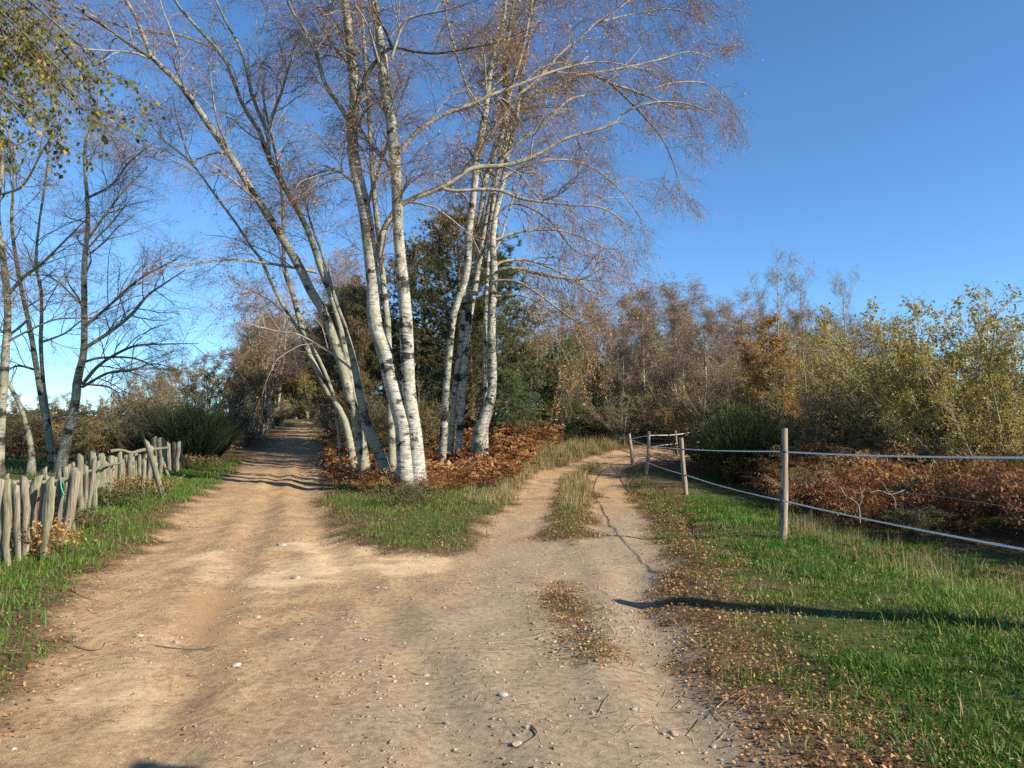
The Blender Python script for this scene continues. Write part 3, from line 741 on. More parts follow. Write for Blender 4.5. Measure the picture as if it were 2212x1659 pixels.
# the birch still in leaf, its trunk just outside the picture, one bough hanging in
def leafy_birch():
    bx, by = -6.9, 6.6
    t = thing('birch_tree', 'birch still carrying yellow-green leaves, its bough hanging over the stakes', 'birch tree', (bx, by, tz(bx, by)))
    z0 = tz(bx, by)
    p = smooth_line(np.array([[bx, by, z0 - 0.1, 0.15], [bx + 0.05, by, z0 + 2.5, 0.12], [bx - 0.1, by + 0.1, z0 + 5, 0.09], [bx, by, z0 + 8, 0.045], [bx + 0.1, by, z0 + 10, 0.01]]), 34)
    add_stem(t, p[:, :3], p[:, 3], M['birch_lichen'], 'trunk', 12, 0.3)
    L, R_ = [], []
    for i, (u, v, d, zs) in enumerate([(285, 195, 6.3, 5.6), (235, 285, 6.0, 5.2), (120, 315, 6.4, 5.0), (60, 255, 5.9, 5.1), (180, 150, 6.8, 5.8), (60, 130, 6.2, 5.9), (150, 60, 6.9, 6.3), (20, 30, 6.2, 6.2), (90, 230, 7.0, 5.4), (150, 240, 6.5, 5.5), (250, 230, 6.6, 5.7), (200, 215, 6.0, 5.4), (20, 170, 6.6, 5.5), (40, 320, 6.9, 5.0), (110, 130, 7.2, 5.8), (30, 90, 7.4, 6.1)]):
        e = at(u, v, d)
        s = np.array([bx, by, z0 + zs - 0.35])
        m = s * 0.45 + e * 0.55; m[2] = max(s[2], e[2]) + 0.25
        q = smooth_line(np.array([[*s, 0.028], [*m, 0.016], [*e, 0.004]]), 34)
        add_stem(t, q[:, :3], q[:, 3], M['limb_dark'], 'limb', 6)
        L.append(q[:, :3]); R_.append(q[:, 3])
    L1, R1 = np.stack(L), np.stack(R_)
    L2, R2 = spawn(L1, R1, 16, 0.35, 1.0, 0.3, 0.9, 0.4, 1.0, 0.28, 6, 0.5, 0.003, 0.008, 0.18)
    L3, R3 = spawn(L2, R2, 13, 0.1, 1.0, 0.12, 0.50, 0.3, 0.9, 0.4, 4, 0.6, 0.0014, 0.002, 0.2)
    a = Acc(); v, f, r = tubes(L2, R2, 4); a.add(v, f, 0.3, r); v, f, r = ribbons(L3, R3); a.add(v, f, 0.4, r)
    a.build('twigs', M['twig'], t, kind='stuff')
    v, f, vr = leaves_on(L3, 4800, 0.046, 0.015, 0.3, 0.9)
    Acc().add(v, f, vr).build('leaves', M['leaf_green'], t, kind='stuff')
leafy_birch()

# ------------------------------------------------------------------ prototypes of the wood behind
PROTO_AT = (0, -220, -60)
def proto_line(pts, n=16):
    q = smooth_line(np.array(pts, float), n)
    return q[:, :3], np.maximum(q[:, 3], 0.003)

def bare_birch(h=9.0, stems=1, leaves=0, leaf_mat='leaf_brown', spread=0.25, droop=0.2, n=(9, 12, 9, 7), bark='birch', twig='twig', leaf_size=0.07, t0=0.30):
    t = thing('birch_tree', '-', 'birch tree')
    lines, rads = [], []
    for k in range(stems):
        a = rng.uniform(0, 6.28); lean = spread * rng.uniform(0.3, 1.0) * h * 0.35
        hh = h * rng.uniform(0.82, 1.0)
        dx, dy = math.cos(a) * lean, math.sin(a) * lean
        w = rng.normal(size=(5, 2)) * 0.10 * h / 9
        r0 = 0.0095 * h
        p, r = proto_line([(dx * 0.04, dy * 0.04, -0.15, r0 * 1.25), (dx * 0.2 + w[1, 0], dy * 0.2 + w[1, 1], hh * 0.25, r0), (dx * 0.5 + w[2, 0], dy * 0.5 + w[2, 1], hh * 0.5, r0 * 0.7), (dx * 0.8 + w[3, 0], dy * 0.8 + w[3, 1], hh * 0.78, r0 * 0.4), (dx, dy, hh, r0 * 0.06)], 16)
        add_stem(t, p, r, M[bark], 'trunk', 7, 0.25, 0.2)
        L, R_ = spawn(p[None], r[None], n[0], t0, 0.95, h * 0.16, h * 0.34, 0.4, 0.8, 0.02, 16, 0.5, 0.006, 0.05, 0.08, 0.25)
        lines += [p] + list(L); rads += [r] + list(R_)
    L1, R1 = np.stack(lines), np.stack(rads)
    keep = len(L1)
    L2, R2 = spawn(L1, R1, n[1], 0.25, 1.0, h * 0.06, h * 0.16, 0.4, 0.9, droop * 0.4, 5, 0.5, 0.0055, 0.02, 0.15, 0.1)
    L3, R3 = spawn(L2, R2, n[2], 0.15, 1.0, h * 0.03, h * 0.08, 0.4, 0.9, droop, 4, 0.6, 0.0042, 0.008, 0.2)
    a = Acc(); v, f, r = tubes(L1, R1, 4); a.add(v, f, 0.0, r)
    a.build('branches', M[bark], t, True, 'stuff')
    a = Acc(); v, f, r = tubes(L2, R2, 3); a.add(v, f, np.repeat(rng.random(len(L2)), 15), r)
    v, f, r = ribbons(L3, R3); a.add(v, f, np.repeat(rng.random(len(L3)), 8), r)
    L4 = L3
    if n[3]:
        L4, R4 = spawn(L3, R3, n[3], 0.2, 1.0, h * 0.02, h * 0.05, 0.3, 0.8, droop * 1.5, 3, 0.7, 0.0036, 0.0055, 0.2)
        v, f, r = ribbons(L4, R4); a.add(v, f, np.repeat(rng.random(len(L4)), 6), r)
    a.build('twigs', M[twig], t, kind='stuff')
    if leaves:
        v, f, vr = leaves_on(np.concatenate([L3]), leaves, leaf_size, 0.025)
        Acc().add(v, f, vr).build('leaves', M[leaf_mat], t, kind='stuff')
    return t

def shrub(h=4.0, stems=9, leaves=6000, leaf_mat='leaf_willow', leaf_size=0.075, spread=0.55, n=(6, 7, 6), twig='twig_grey', up=0.25, name='willow_shrub', cat='shrub', bark='limb'):
    t = thing(name, '-', cat)
    lines, rads = [], []
    for k in range(stems):
        a = rng.uniform(0, 6.28); sp = spread * h * rng.uniform(0.15, 1.0)
        hh = h * rng.uniform(0.62, 1.0) * (1 - 0.25 * (sp / (spread * h)))
        dx, dy = math.cos(a) * sp, math.sin(a) * sp
        r0 = 0.010 * h * rng.uniform(0.6, 1.1)
        p, r = proto_line([(dx * 0.08, dy * 0.08, -0.12, r0), (dx * 0.42, dy * 0.42, hh * 0.4, r0 * 0.75), (dx * 0.8, dy * 0.8, hh * 0.78, r0 * 0.4), (dx, dy, hh, r0 * 0.1)], 14)
        lines.append(p); rads.append(r)
    L1, R1 = np.stack(lines), np.stack(rads)
    L2, R2 = spawn(L1, R1, n[0], 0.12, 1.0, h * 0.16, h * 0.36, 0.35, 0.85, 0.03, 6, 0.55, 0.005, 0.03, 0.14, up)
    L3, R3 = spawn(L2, R2, n[1], 0.15, 1.0, h * 0.07, h * 0.18, 0.35, 0.9, 0.05, 4, 0.6, 0.004, 0.01, 0.18, 0.1)
    L4, R4 = spawn(L3, R3, n[2], 0.15, 1.0, h * 0.03, h * 0.09, 0.35, 0.9, 0.05, 3, 0.7, 0.0034, 0.005, 0.18)
    a = Acc(); v, f, r = tubes(L1, R1, 5); a.add(v, f, 0.5, r); a.build('stems', M[bark], t, True, 'stuff')
    a = Acc(); v, f, r = tubes(L2, R2, 3); a.add(v, f, 0.7, r)
    v, f, r = ribbons(L3, R3); a.add(v, f, np.repeat(rng.random(len(L3)), 8), r)
    v, f, r = ribbons(L4, R4); a.add(v, f, np.repeat(rng.random(len(L4)), 6), r)
    a.build('twigs', M[twig], t, kind='stuff')
    if leaves:
        v, f, vr = leaves_on(L4, leaves, leaf_size, 0.018, 0.25, 0.2)
        Acc().add(v, f, vr).build('leaves', M[leaf_mat], t, kind='stuff')
    return t

def needles(lines, n_tuft, per, ln, w, mat_name, parent, fwd=0.8):
    N, P, _ = lines.shape
    idx = rng.integers(0, N, n_tuft); k = (0.15 + 0.85 * rng.random(n_tuft) ** 0.7) * (P - 1); i = np.minimum(k.astype(int), P - 2)
    fr = (k - i)[:, None]
    pos = lines[idx, i] * (1 - fr) + lines[idx, i + 1] * fr
    tg = norm(lines[idx, i + 1] - lines[idx, i])
    pos = np.repeat(pos, per, 0); tg = np.repeat(tg, per, 0)
    m = len(pos)
    pos = pos + rng.normal(size=(m, 3)) * 0.015
    d = norm(tg * fwd + rng.normal(size=(m, 3)) * 0.6 + np.array([0, 0, 0.15]))
    sd = norm(np.cross(d, rng.normal(size=(m, 3)))) * (w * 0.5)
    L = (ln * rng.uniform(0.7, 1.25, m))[:, None]
    v = np.stack([pos - sd, pos + sd, pos + d * L], 1).reshape(-1, 3)
    b = np.arange(m) * 3
    var = np.clip(np.repeat(rng.random(n_tuft), per) * 0.75 + rng.random(m) * 0.25, 0, 1)
    Acc().add(v, np.stack([b, b + 1, b + 2], 1), np.repeat(var, 3)).build('needles', M[mat_name], parent, kind='stuff')

def conifer(h, kind='pine', label='-'):
    t = thing('pine_tree' if kind == 'pine' else 'spruce_tree', label, 'conifer')
    r0 = 0.016 * h
    p, r = proto_line([(0, 0, -0.15, r0 * 1.1), (0.05 * rng.normal(), 0.05, h * 0.35, r0 * 0.8), (0.1 * rng.normal(), 0.1 * rng.normal(), h * 0.7, r0 * 0.4), (0, 0, h, r0 * 0.05)], 20)
    add_stem(t, p, r, M['pine_bark'], 'trunk', 9, 0.3)
    lines, rads = [], []
    whorls = 17 if kind == 'pine' else 22
    for w in range(whorls):
        tt = (0.16 if kind == 'pine' else 0.03) + (0.80 if kind == 'pine' else 0.93) * w / (whorls - 1)
        if kind == 'pine':
            bl = h * 0.36 * max(0.22, 1 - abs(tt - 0.42) ** 1.8 * 2.6) * rng.uniform(0.7, 1.2)
        else:
            bl = h * 0.42 * (1 - tt) ** 0.65 * rng.uniform(0.55, 1.2) + 0.12
        nb = rng.integers(4, 7)
        a0 = rng.uniform(0, 6.28)
        for b in range(nb):
            a = a0 + b * 6.283 / nb + rng.normal() * 0.25
            L = bl * rng.uniform(0.5, 1.2)
            z = h * tt
            up_ = 0.25 if kind == 'pine' else (0.25 * tt - 0.05)
            lines.append(smooth_line(np.array([(0, 0, z), (math.cos(a) * L * 0.5, math.sin(a) * L * 0.5, z + L * (0.10 + up_ * 0.4)), (math.cos(a) * L, math.sin(a) * L, z + L * up_ + (0.12 * L if kind == 'pine' else -0.05 * L))]), 8))
            rads.append(np.linspace(0.0045 * h * (0.35 + 0.65 * (1 - tt)), 0.004, 8))
    L1, R1 = np.stack(lines), np.stack(rads)
    L2, R2 = spawn(L1, R1, 10, 0.18, 1.0, h * 0.035, h * 0.11, 0.5, 0.95, -0.05, 5, 0.5, 0.004, 0.02, 0.12, 0.12)
    L3, R3 = spawn(L2, R2, 4, 0.2, 1.0, h * 0.015, h * 0.05, 0.4, 0.8, -0.06, 3, 0.7, 0.003, 0.006, 0.15, 0.1)
    a = Acc(); v, f, r = tubes(L1, R1, 4); a.add(v, f, 0.5, r); v, f, r = tubes(L2, R2, 3); a.add(v, f, 0.4, r)
    a.build('branches', M['pine_bark'], t, True, 'stuff')
    if kind == 'pine':
        needles(np.concatenate([L2[:, ::2][:, :3], L3]), 6500, 11, 0.14, 0.016, 'needle', t)
    else:
        needles(np.concatenate([L2[:, ::2][:, :3], L3]), 6000, 11, 0.085, 0.014, 'needle_blue', t)
    return t

def broom(h=1.7, n=900, name='broom_bush', mat='broom'):
    t = thing(name, '-', 'bush')
    a = rng.uniform(0, 6.28, n); q = rng.random(n) ** 0.6
    sp = h * 0.62 * q
    hh = h * (1 - 0.38 * q ** 2) * rng.uniform(0.6, 1.05, n)
    s = np.linspace(0, 1, 6)[None, :]
    bx, by = np.cos(a) * 0.10 * h * q, np.sin(a) * 0.10 * h * q
    P_ = np.stack([bx[:, None] + np.cos(a)[:, None] * sp[:, None] * s ** 1.3, by[:, None] + np.sin(a)[:, None] * sp[:, None] * s ** 1.3, -0.05 + hh[:, None] * s], -1)
    P_ += rng.normal(size=P_.shape) * 0.02 * s[..., None]
    R_ = np.linspace(0.006, 0.0028, 6)[None, :] * rng.uniform(0.7, 1.3, (n, 1))
    L2, R2 = spawn(P_, R_, 6, 0.3, 1.0, h * 0.14, h * 0.34, 0.12, 0.4, -0.08, 4, 0.8, 0.0032, 0.0045, 0.06, 0.5)
    ac = Acc(); v, f, r = ribbons(P_, R_); ac.add(v, f, np.repeat(rng.random(n) * 0.5, 12), r)
    v, f, r = ribbons(L2, R2); ac.add(v, f, np.repeat(rng.random(len(L2)), 8), r)
    ac.build('stems', M[mat], t, kind='stuff')
    return t

def first_or_copy(store, proto, loc, rz, s, label, group, sz=None):
    if proto not in store:
        store.add(proto)
        proto.location = tuple(float(c) for c in loc); proto.rotation_euler = (0, 0, rz); proto.scale = (s, s, s if sz is None else sz)
        proto['label'] = label
        if group: proto['group'] = group
        return proto
    return copy_tree(proto, loc, rz, s, label, group, sz=sz)

USED = set()
PH = {}
def put(proto, h0, u, vtop, d, label, group=None, wide=1.0, rz=None):
    x = (u - CX) / F * d
    for _ in range(12):
        if float(dirt_sd(np.array([x]), np.array([d]))[0]) < -0.9: break
        x += -0.5 if u < 622 else 0.5
    z = tz(x, d)
    h = CAMZ + (HZ - vtop) / F * d - z
    s = h / h0
    return first_or_copy(USED, proto, (x, d, z), rng.uniform(0, 6.28) if rz is None else rz, s * wide, label, group, sz=s)

birchA = bare_birch(9, 1, 1100, 'leaf_brown', twig='twig_tan', droop=0.16)
birchB = bare_birch(9, 3, 1500, 'leaf_brown', twig='twig_tan', spread=0.5, droop=0.18, n=(7, 9, 8, 6))
birchC = bare_birch(9, 2, 8500, 'leaf_brown', spread=0.4, n=(8, 9, 7, 4), leaf_size=0.075)
poplar = bare_birch(10, 1, 900, 'leaf_brown', spread=0.05, droop=-0.25, n=(16, 8, 7, 4), twig='twig_grey', t0=0.15)
russet = bare_birch(6, 2, 9000, 'leaf_orange', spread=0.4, droop=0.1, n=(9, 8, 7, 0), leaf_size=0.06, t0=0.12)
oliveT = bare_birch(7, 3, 9000, 'leaf_olive', spread=0.5, droop=0.05, n=(8, 8, 7, 0), leaf_size=0.08, bark='birch_dark', t0=0.1)
willowA = shrub(4.5, 14, 15000, 'leaf_willow', 0.052, n=(7, 7, 6))
willowB = shrub(4.5, 12, 12500, 'leaf_olive', 0.052, n=(7, 7, 6))
greyS = shrub(4, 16, 4200, 'leaf_olive', 0.05, n=(7, 8, 7), name='bare_shrub')
darkS = shrub(3, 14, 6500, 'leaf_brown', 0.06, n=(7, 7, 6), name='bramble_thicket', bark='limb_dark')
gorse = shrub(2.5, 14, 9000, 'bramble', 0.055, n=(7, 7, 5), name='gorse_bush', bark='limb_dark')
pineA = conifer(8, 'pine')
spruceA = conifer(5, 'spruce')
broomA = broom()
broomB = broom(1.7, 1000, mat='broom_dark')

# right-hand wood
HB = {birchA: 9, birchB: 9, birchC: 9, poplar: 10, russet: 6, oliveT: 7, willowA: 4.5, willowB: 4.5, greyS: 4, darkS: 3, gorse: 2.5, pineA: 8, spruceA: 5, broomA: 1.7}
def where(u, places):
    return places[min(range(len(places)), key=lambda k: abs(places[k][0] - u))][1]
RB = [(1270, 'behind the spruces at the bend'), (1370, 'behind the corner of the tape fence'), (1450, 'behind the two thin corner posts'), (1530, 'over the small broom bush'), (1620, 'behind the orange-leaved birch'), (1740, 'behind the pale green shrub'), (1840, 'behind the grey spreading shrub')]
gR = 'bare birches at the edge of the wood'
for u, v, d in [(1235, 665, 42), (1262, 690, 36), (1290, 640, 46), (1335, 655, 37), (1372, 625, 43), (1410, 612, 38), (1455, 608, 44), (1495, 640, 38), (1530, 655, 47), (1565, 640, 36), (1610, 665, 44), (1660, 668, 50), (1720, 660, 46), (1780, 668, 50), (1840, 690, 46), (1430, 660, 50), (1580, 690, 52), (1900, 690, 48), (1320, 700, 52), (1345, 690, 28.5), (1392, 650, 29.5), (1448, 665, 28), (1478, 640, 30), (1528, 680, 27.5), (1600, 690, 26.5)]:
    p = birchA if d < 32 else random.choice([birchA, birchB, birchA])
    put(p, 9, u, v, d, ('single-stemmed' if p is birchA else 'many-stemmed') + ' bare white birch ' + where(u, RB), gR, 1.1)
for (u, v, d), lb in zip([(1690, 565, 58), (1738, 590, 60), (1832, 598, 58), (1645, 610, 62)], ['tallest thin bare tree rising above the wood', 'thin bare tree beside the tallest one above the wood', 'lone thin bare tree above the grey spreading shrub', 'faint thin tree above the orange-leaved birch']):
    put(poplar, 10, u, v, d, lb, 'tall thin trees above the wood', 0.8)
for u, v, d in [(1250, 770, 36), (1285, 760, 33), (1330, 740, 32), (1365, 790, 29), (1390, 760, 31), (1430, 745, 33), (1465, 780, 28), (1490, 720, 31), (1530, 760, 30), (1560, 800, 27), (1590, 770, 32), (1640, 740, 36), (1700, 720, 32), (1735, 750, 28), (1800, 700, 30), (1850, 715, 27), (1760, 700, 38), (1880, 760, 22), (1680, 800, 25)]:
    put(greyS, 4, u, v, d, 'grey leafless shrub ' + where(u, RB), 'leafless shrubs under the birches', 1.15)
for u, v, d in [(1300, 850, 29), (1345, 860, 27.5), (1400, 855, 28), (1445, 860, 26.5), (1500, 850, 27), (1560, 870, 25.5), (1650, 850, 23.5), (1720, 850, 23), (1800, 870, 18.5), (1870, 860, 18), (1930, 850, 17)]:
    put(random.choice([darkS, greyS]), 3.4, u, v, d, 'low brown brushwood ' + where(u, RB), 'brushwood along the bracken', 1.4)
put(russet, 6, 1642, 692, 23.6, 'orange-leaved young birch above the green broom bush', None, 1.25)
put(russet, 6, 1592, 740, 24.6, 'smaller birch with golden leaves beside the orange one', None, 1.0)
put(russet, 6, 1676, 755, 23.0, 'short russet birch in front of the orange one', None, 1.2)
put(willowB, 4.5, 1752, 688, 24, 'pale green leafy shrub beside the orange-leaved birch', None, 0.8)
put(greyS, 4, 1790, 800, 20, 'grey shrub of bare spreading stems behind the ferns and tall post', None, 1.0)
for (u, v, d), lb in zip([(1955, 622, 18.5), (2095, 596, 16.8), (2260, 582, 15.4), (1900, 735, 20), (2190, 690, 14.2), (2045, 720, 16.2), (2150, 790, 13.6), (1990, 800, 15.8)],
                         ['large yellow-green willow shrub behind the bracken, its top twigs loose', 'tallest willow shrub with yellowing leaves behind the electric fence', 'willow shrub with reddish yellow leaves at the end of the thicket',
                          'low willow shrub next to the bare grey shrub', 'low yellow willow shrub in front of the taller ones', 'rounded olive willow shrub leaning over the bracken', 'willow shrub with leaves down to the bracken under the tallest one', 'small willow shrub between the two rounded ones']):
    put(random.choice([willowA, willowA, willowB]), 4.5, u, v, d, lb, 'willow shrubs behind the bracken', 1.1)
def place(proto, x, y, h, label, group, wide=1.0):
    first_or_copy(USED, proto, (x, y, tz(x, y)), rng.uniform(0, 6.28), h / HB[proto] * wide, label, group, sz=h / HB[proto])
for (x, y, h), lb in zip([(9.4, 8.2, 2.6), (10.6, 6.4, 3.0), (8.9, 10.2, 2.7), (11.5, 9.0, 3.4), (12.0, 4.2, 3.0)], ['willow shrub closing the bracken on the side of the added pole', 'willow shrub nearest the added pole', 'willow shrub between the bracken and the tall willows', 'taller willow shrub behind the nearest ones', 'last willow shrub past the added pole']):
    place(random.choice([willowA, willowB]), x, y, h, lb, 'willow shrubs behind the bracken', 1.2)
for (x, y, h, p), lb in zip([(6.2, 11.8, 0.9, gorse), (7.6, 12.6, 1.1, darkS), (5.6, 13.8, 0.9, darkS), (8.3, 10.9, 1.0, gorse), (6.8, 14.6, 1.2, greyS), (5.3, 9.8, 0.55, gorse), (9.2, 13.2, 1.4, darkS)], ['low green gorse in the bracken behind the tall post', 'brown scrub in the bracken under the willows', 'brown scrub in the bracken by the second post', 'green gorse at the dark edge of the bracken', 'grey scrub sticking out of the bracken', 'tiny gorse near the bleached dead branch', 'brown scrub at the foot of the tallest willow']):
    place(p, x, y, h, lb, 'scrub in the bracken', 1.5)
put(broomA, 1.7, 1600, 858, 19.5, 'bright green broom bush behind the electric fence', None, 1.0)
put(broomA, 1.7, 1505, 915, 26, 'small green broom bush under the bare birches', None, 0.8)

for u, v, d in [(1180, 730, 62), (1240, 720, 66), (1300, 715, 64), (1360, 700, 68), (1420, 705, 63), (1480, 700, 67), (1540, 710, 64), (1600, 715, 68), (1660, 705, 65), (1720, 710, 66), (1790, 715, 64), (1860, 720, 62), (1930, 720, 60), (1270, 790, 48), (1400, 790, 46), (1520, 790, 47), (1640, 780, 45), (1760, 760, 44), (1860, 770, 42)]:
    p = oliveT if d > 55 else random.choice([greyS, darkS])
    put(p, HB[p], u, v, d, ('olive-brown tree deep in the wood ' if d > 55 else 'dense brown brushwood deep in the wood ') + where(u, RB), 'trees deep in the wood', 1.5 if d > 55 else 1.8)
for u, v, d in [(720, 720, 50), (780, 700, 54), (840, 720, 52), (900, 700, 55), (960, 700, 52), (1020, 690, 55), (1080, 700, 52), (1140, 710, 54)]:
    put(oliveT, 7, u, v, d, 'olive-brown tree deep behind the pines', 'trees deep behind the pines', 1.5)

# middle: pines and spruces
for u, v, d, lb, w in [(985, 462, 29, 'big dark pine behind the white birches', 1.1), (915, 530, 33, 'dark pine half hidden by the twin birch stems', 1.05), (1065, 560, 31, 'dark pine right of the three straight birch stems', 1.1), (745, 625, 33, 'pine behind the leaning birch stems', 0.95), (830, 690, 29, 'low dark pine between the birch stems', 1.1), (1020, 650, 27, 'lower pine between the bunch and the lone birch', 1.1)]:
    put(pineA, 8, u, v, d, lb, 'pines behind the birches', w)
for u, v, d, lb, w in [(1145, 745, 28.5, 'blue-green spruce nearest the white birches', 1.1), (1215, 735, 29, 'spruce in the middle of the young conifers', 1.15), (1275, 775, 30, 'spruce next to the bare birch wood', 1.2), (1130, 850, 26, 'low blue-green spruce sprawling over the dry grass', 1.7), (1215, 810, 28.5, 'short broad spruce in front of the other conifers', 1.4), (950, 800, 27, 'shaded spruce behind the straight birch stems', 1.1), (1095, 800, 25.5, 'small spruce beside the lone birch', 1.2)]:
    put(spruceA, 5, u, v, d, lb, 'young spruces at the bend of the track', w)
MB = [(790, 'behind the leaning birch clump'), (880, 'behind the twin birch stems'), (980, 'behind the three straight birch stems'), (1100, 'behind the lone birch'), (1190, 'behind the spruces')]
for u, v, d, p in [(870, 720, 36, birchC), (960, 690, 38, birchC), (1110, 670, 34, birchC), (1175, 690, 33, birchC), (790, 700, 40, birchC), (1010, 760, 31, greyS), (900, 800, 26, greyS), (1120, 720, 30, greyS), (1050, 830, 26, darkS), (860, 850, 25, darkS), (800, 830, 27, greyS), (1195, 760, 31, oliveT), (1240, 720, 36, oliveT), (940, 860, 24.5, darkS)]:
    put(p, HB[p], u, v, d, {birchC: 'brown-leaved thin tree ', greyS: 'leafless grey shrub ', darkS: 'low brown thicket ', oliveT: 'olive-leaved tree '}[p] + where(u, MB), 'undergrowth among the pines', 1.0)

# left track: trees arching over it
gL = 'trees lining the left track'
LT = [(560, 'where the left track disappears'), (620, 'halfway along the left track'), (690, 'beside the left track behind the leaning birches'), (740, 'just behind the leaning birch clump')]
for u, v, d, p, w in [(640, 545, 36, birchB, 1.0), (590, 600, 44, birchB, 1.0), (690, 580, 32, birchC, 0.9), (720, 660, 28, birchC, 0.8), (620, 660, 52, birchC, 1.0), (665, 700, 60, birchC, 1.1), (560, 680, 62, birchB, 1.1), (700, 760, 26.5, birchC, 0.8), (735, 800, 24.5, birchC, 0.8), (655, 640, 42, birchC, 1.0), (690, 700, 45, birchC, 1.0), (578, 640, 47, birchB, 1.35), (596, 690, 58, birchB, 1.4), (700, 555, 33, birchB, 1.3), (690, 610, 39, birchB, 1.4), (684, 650, 50, birchC, 1.5), (570, 730, 40, birchC, 1.0), (540, 760, 46, birchC, 1.2), (676, 720, 58, birchC, 1.6), (512, 785, 38, birchC, 1.1), (538, 750, 44, birchC, 1.3), (555, 715, 50, birchC, 1.4), (572, 690, 56, birchC, 1.5), (700, 640, 37, birchC, 1.5), (694, 680, 44, birchC, 1.5), (712, 600, 31, birchC, 1.2)]:
    put(p, 9, u, v, d, ('bare drooping birch ' if p is birchB else 'brown-leaved birch ') + where(u, LT), gL, w)
for u, v, d in [(520, 770, 58), (480, 795, 50), (548, 745, 70), (585, 770, 78), (640, 780, 88), (500, 830, 44), (610, 800, 96), (665, 800, 76), (560, 800, 56), (590, 850, 100), (625, 850, 104), (660, 850, 100), (640, 870, 92), (600, 720, 82), (625, 700, 84), (650, 710, 83), (675, 690, 80), (575, 740, 80), (615, 780, 79), (640, 790, 78), (590, 800, 78), (665, 770, 78)]:
    put(oliveT, 7, u, v, d, ('far' if d > 75 else 'nearer') + ' olive-yellow tree ' + where(u, [(500, 'left of the left track above the broom'), (560, 'where the left track enters the wood'), (640, 'closing the end of the left track')]), 'olive-yellow trees at the end of the left track', 1.25 if d < 77 else 1.7)
for u, v, d in [(700, 830, 38), (705, 850, 33), (690, 840, 46), (680, 850, 54), (668, 862, 66), (555, 860, 50), (530, 865, 44), (575, 870, 60), (510, 880, 38), (590, 880, 72), (720, 850, 29), (600, 865, 84), (655, 860, 82), (615, 855, 80), (640, 850, 81), (670, 850, 79), (585, 855, 79), (560, 860, 77), (630, 880, 78), (690, 860, 70), (545, 870, 66), (604, 868, 64), (652, 862, 66), (598, 872, 58), (664, 858, 58), (606, 862, 72), (648, 858, 73)]:
    put(random.choice([darkS, greyS, darkS]), 3.2, u, v, d, 'dark brushwood ' + where(u, LT), 'brushwood edging the left track', 1.3 if d < 75 else 2.2)
SK = [(60, 'behind the crooked second birch stem'), (260, 'beyond the branches of the fanning birch'), (420, 'above the dark broom')]
for u, v, d in [(300, 800, 62), (345, 785, 66), (395, 800, 60), (260, 830, 70), (430, 815, 64), (330, 830, 52), (220, 850, 66), (150, 850, 72), (90, 855, 66), (30, 850, 70), (-40, 850, 64), (450, 770, 90), (370, 790, 95), (410, 840, 50), (300, 850, 48), (240, 865, 50), (460, 840, 46), (360, 830, 44), (280, 830, 56), (420, 800, 72), (180, 858, 56), (120, 862, 52), (500, 800, 66), (340, 815, 75)]:
    p = random.choice([birchC, oliveT, birchB])
    put(p, 8, u, v, d, {birchC: 'brown-leaved', oliveT: 'olive-leaved', birchB: 'bare'}[p] + ' tree on the skyline ' + where(u, SK), 'skyline trees beyond the left field', 1.25)
gH = 'dark thicket behind the stake fence'
for u, v, d in [(-60, 875, 27), (20, 880, 28), (80, 870, 30), (150, 885, 29), (215, 875, 28), (275, 885, 29), (320, 865, 32), (250, 855, 34), (180, 862, 35), (100, 862, 36), (370, 880, 30), (120, 900, 26), (200, 905, 25.5), (290, 905, 26), (340, 900, 27), (40, 905, 26), (420, 890, 30), (-20, 860, 32), (60, 858, 34), (310, 850, 36), (400, 850, 36), (490, 880, 33)]:
    p = random.choice([darkS, gorse])
    put(p, 2.7, u, v, d, ('brown tangled thicket ' if p is darkS else 'dark green gorse ') + where(u, [(0, 'behind the lichened birch'), (110, 'behind the double-stemmed birch'), (230, 'behind the fanning birch'), (370, 'beside the broom bushes')]), gH, 1.4)
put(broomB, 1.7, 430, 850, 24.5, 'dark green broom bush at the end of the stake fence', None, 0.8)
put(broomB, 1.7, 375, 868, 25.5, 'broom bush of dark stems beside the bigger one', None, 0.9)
put(broomB, 1.7, 465, 890, 26.5, 'low broom bush leaning over the last stakes', None, 0.9)

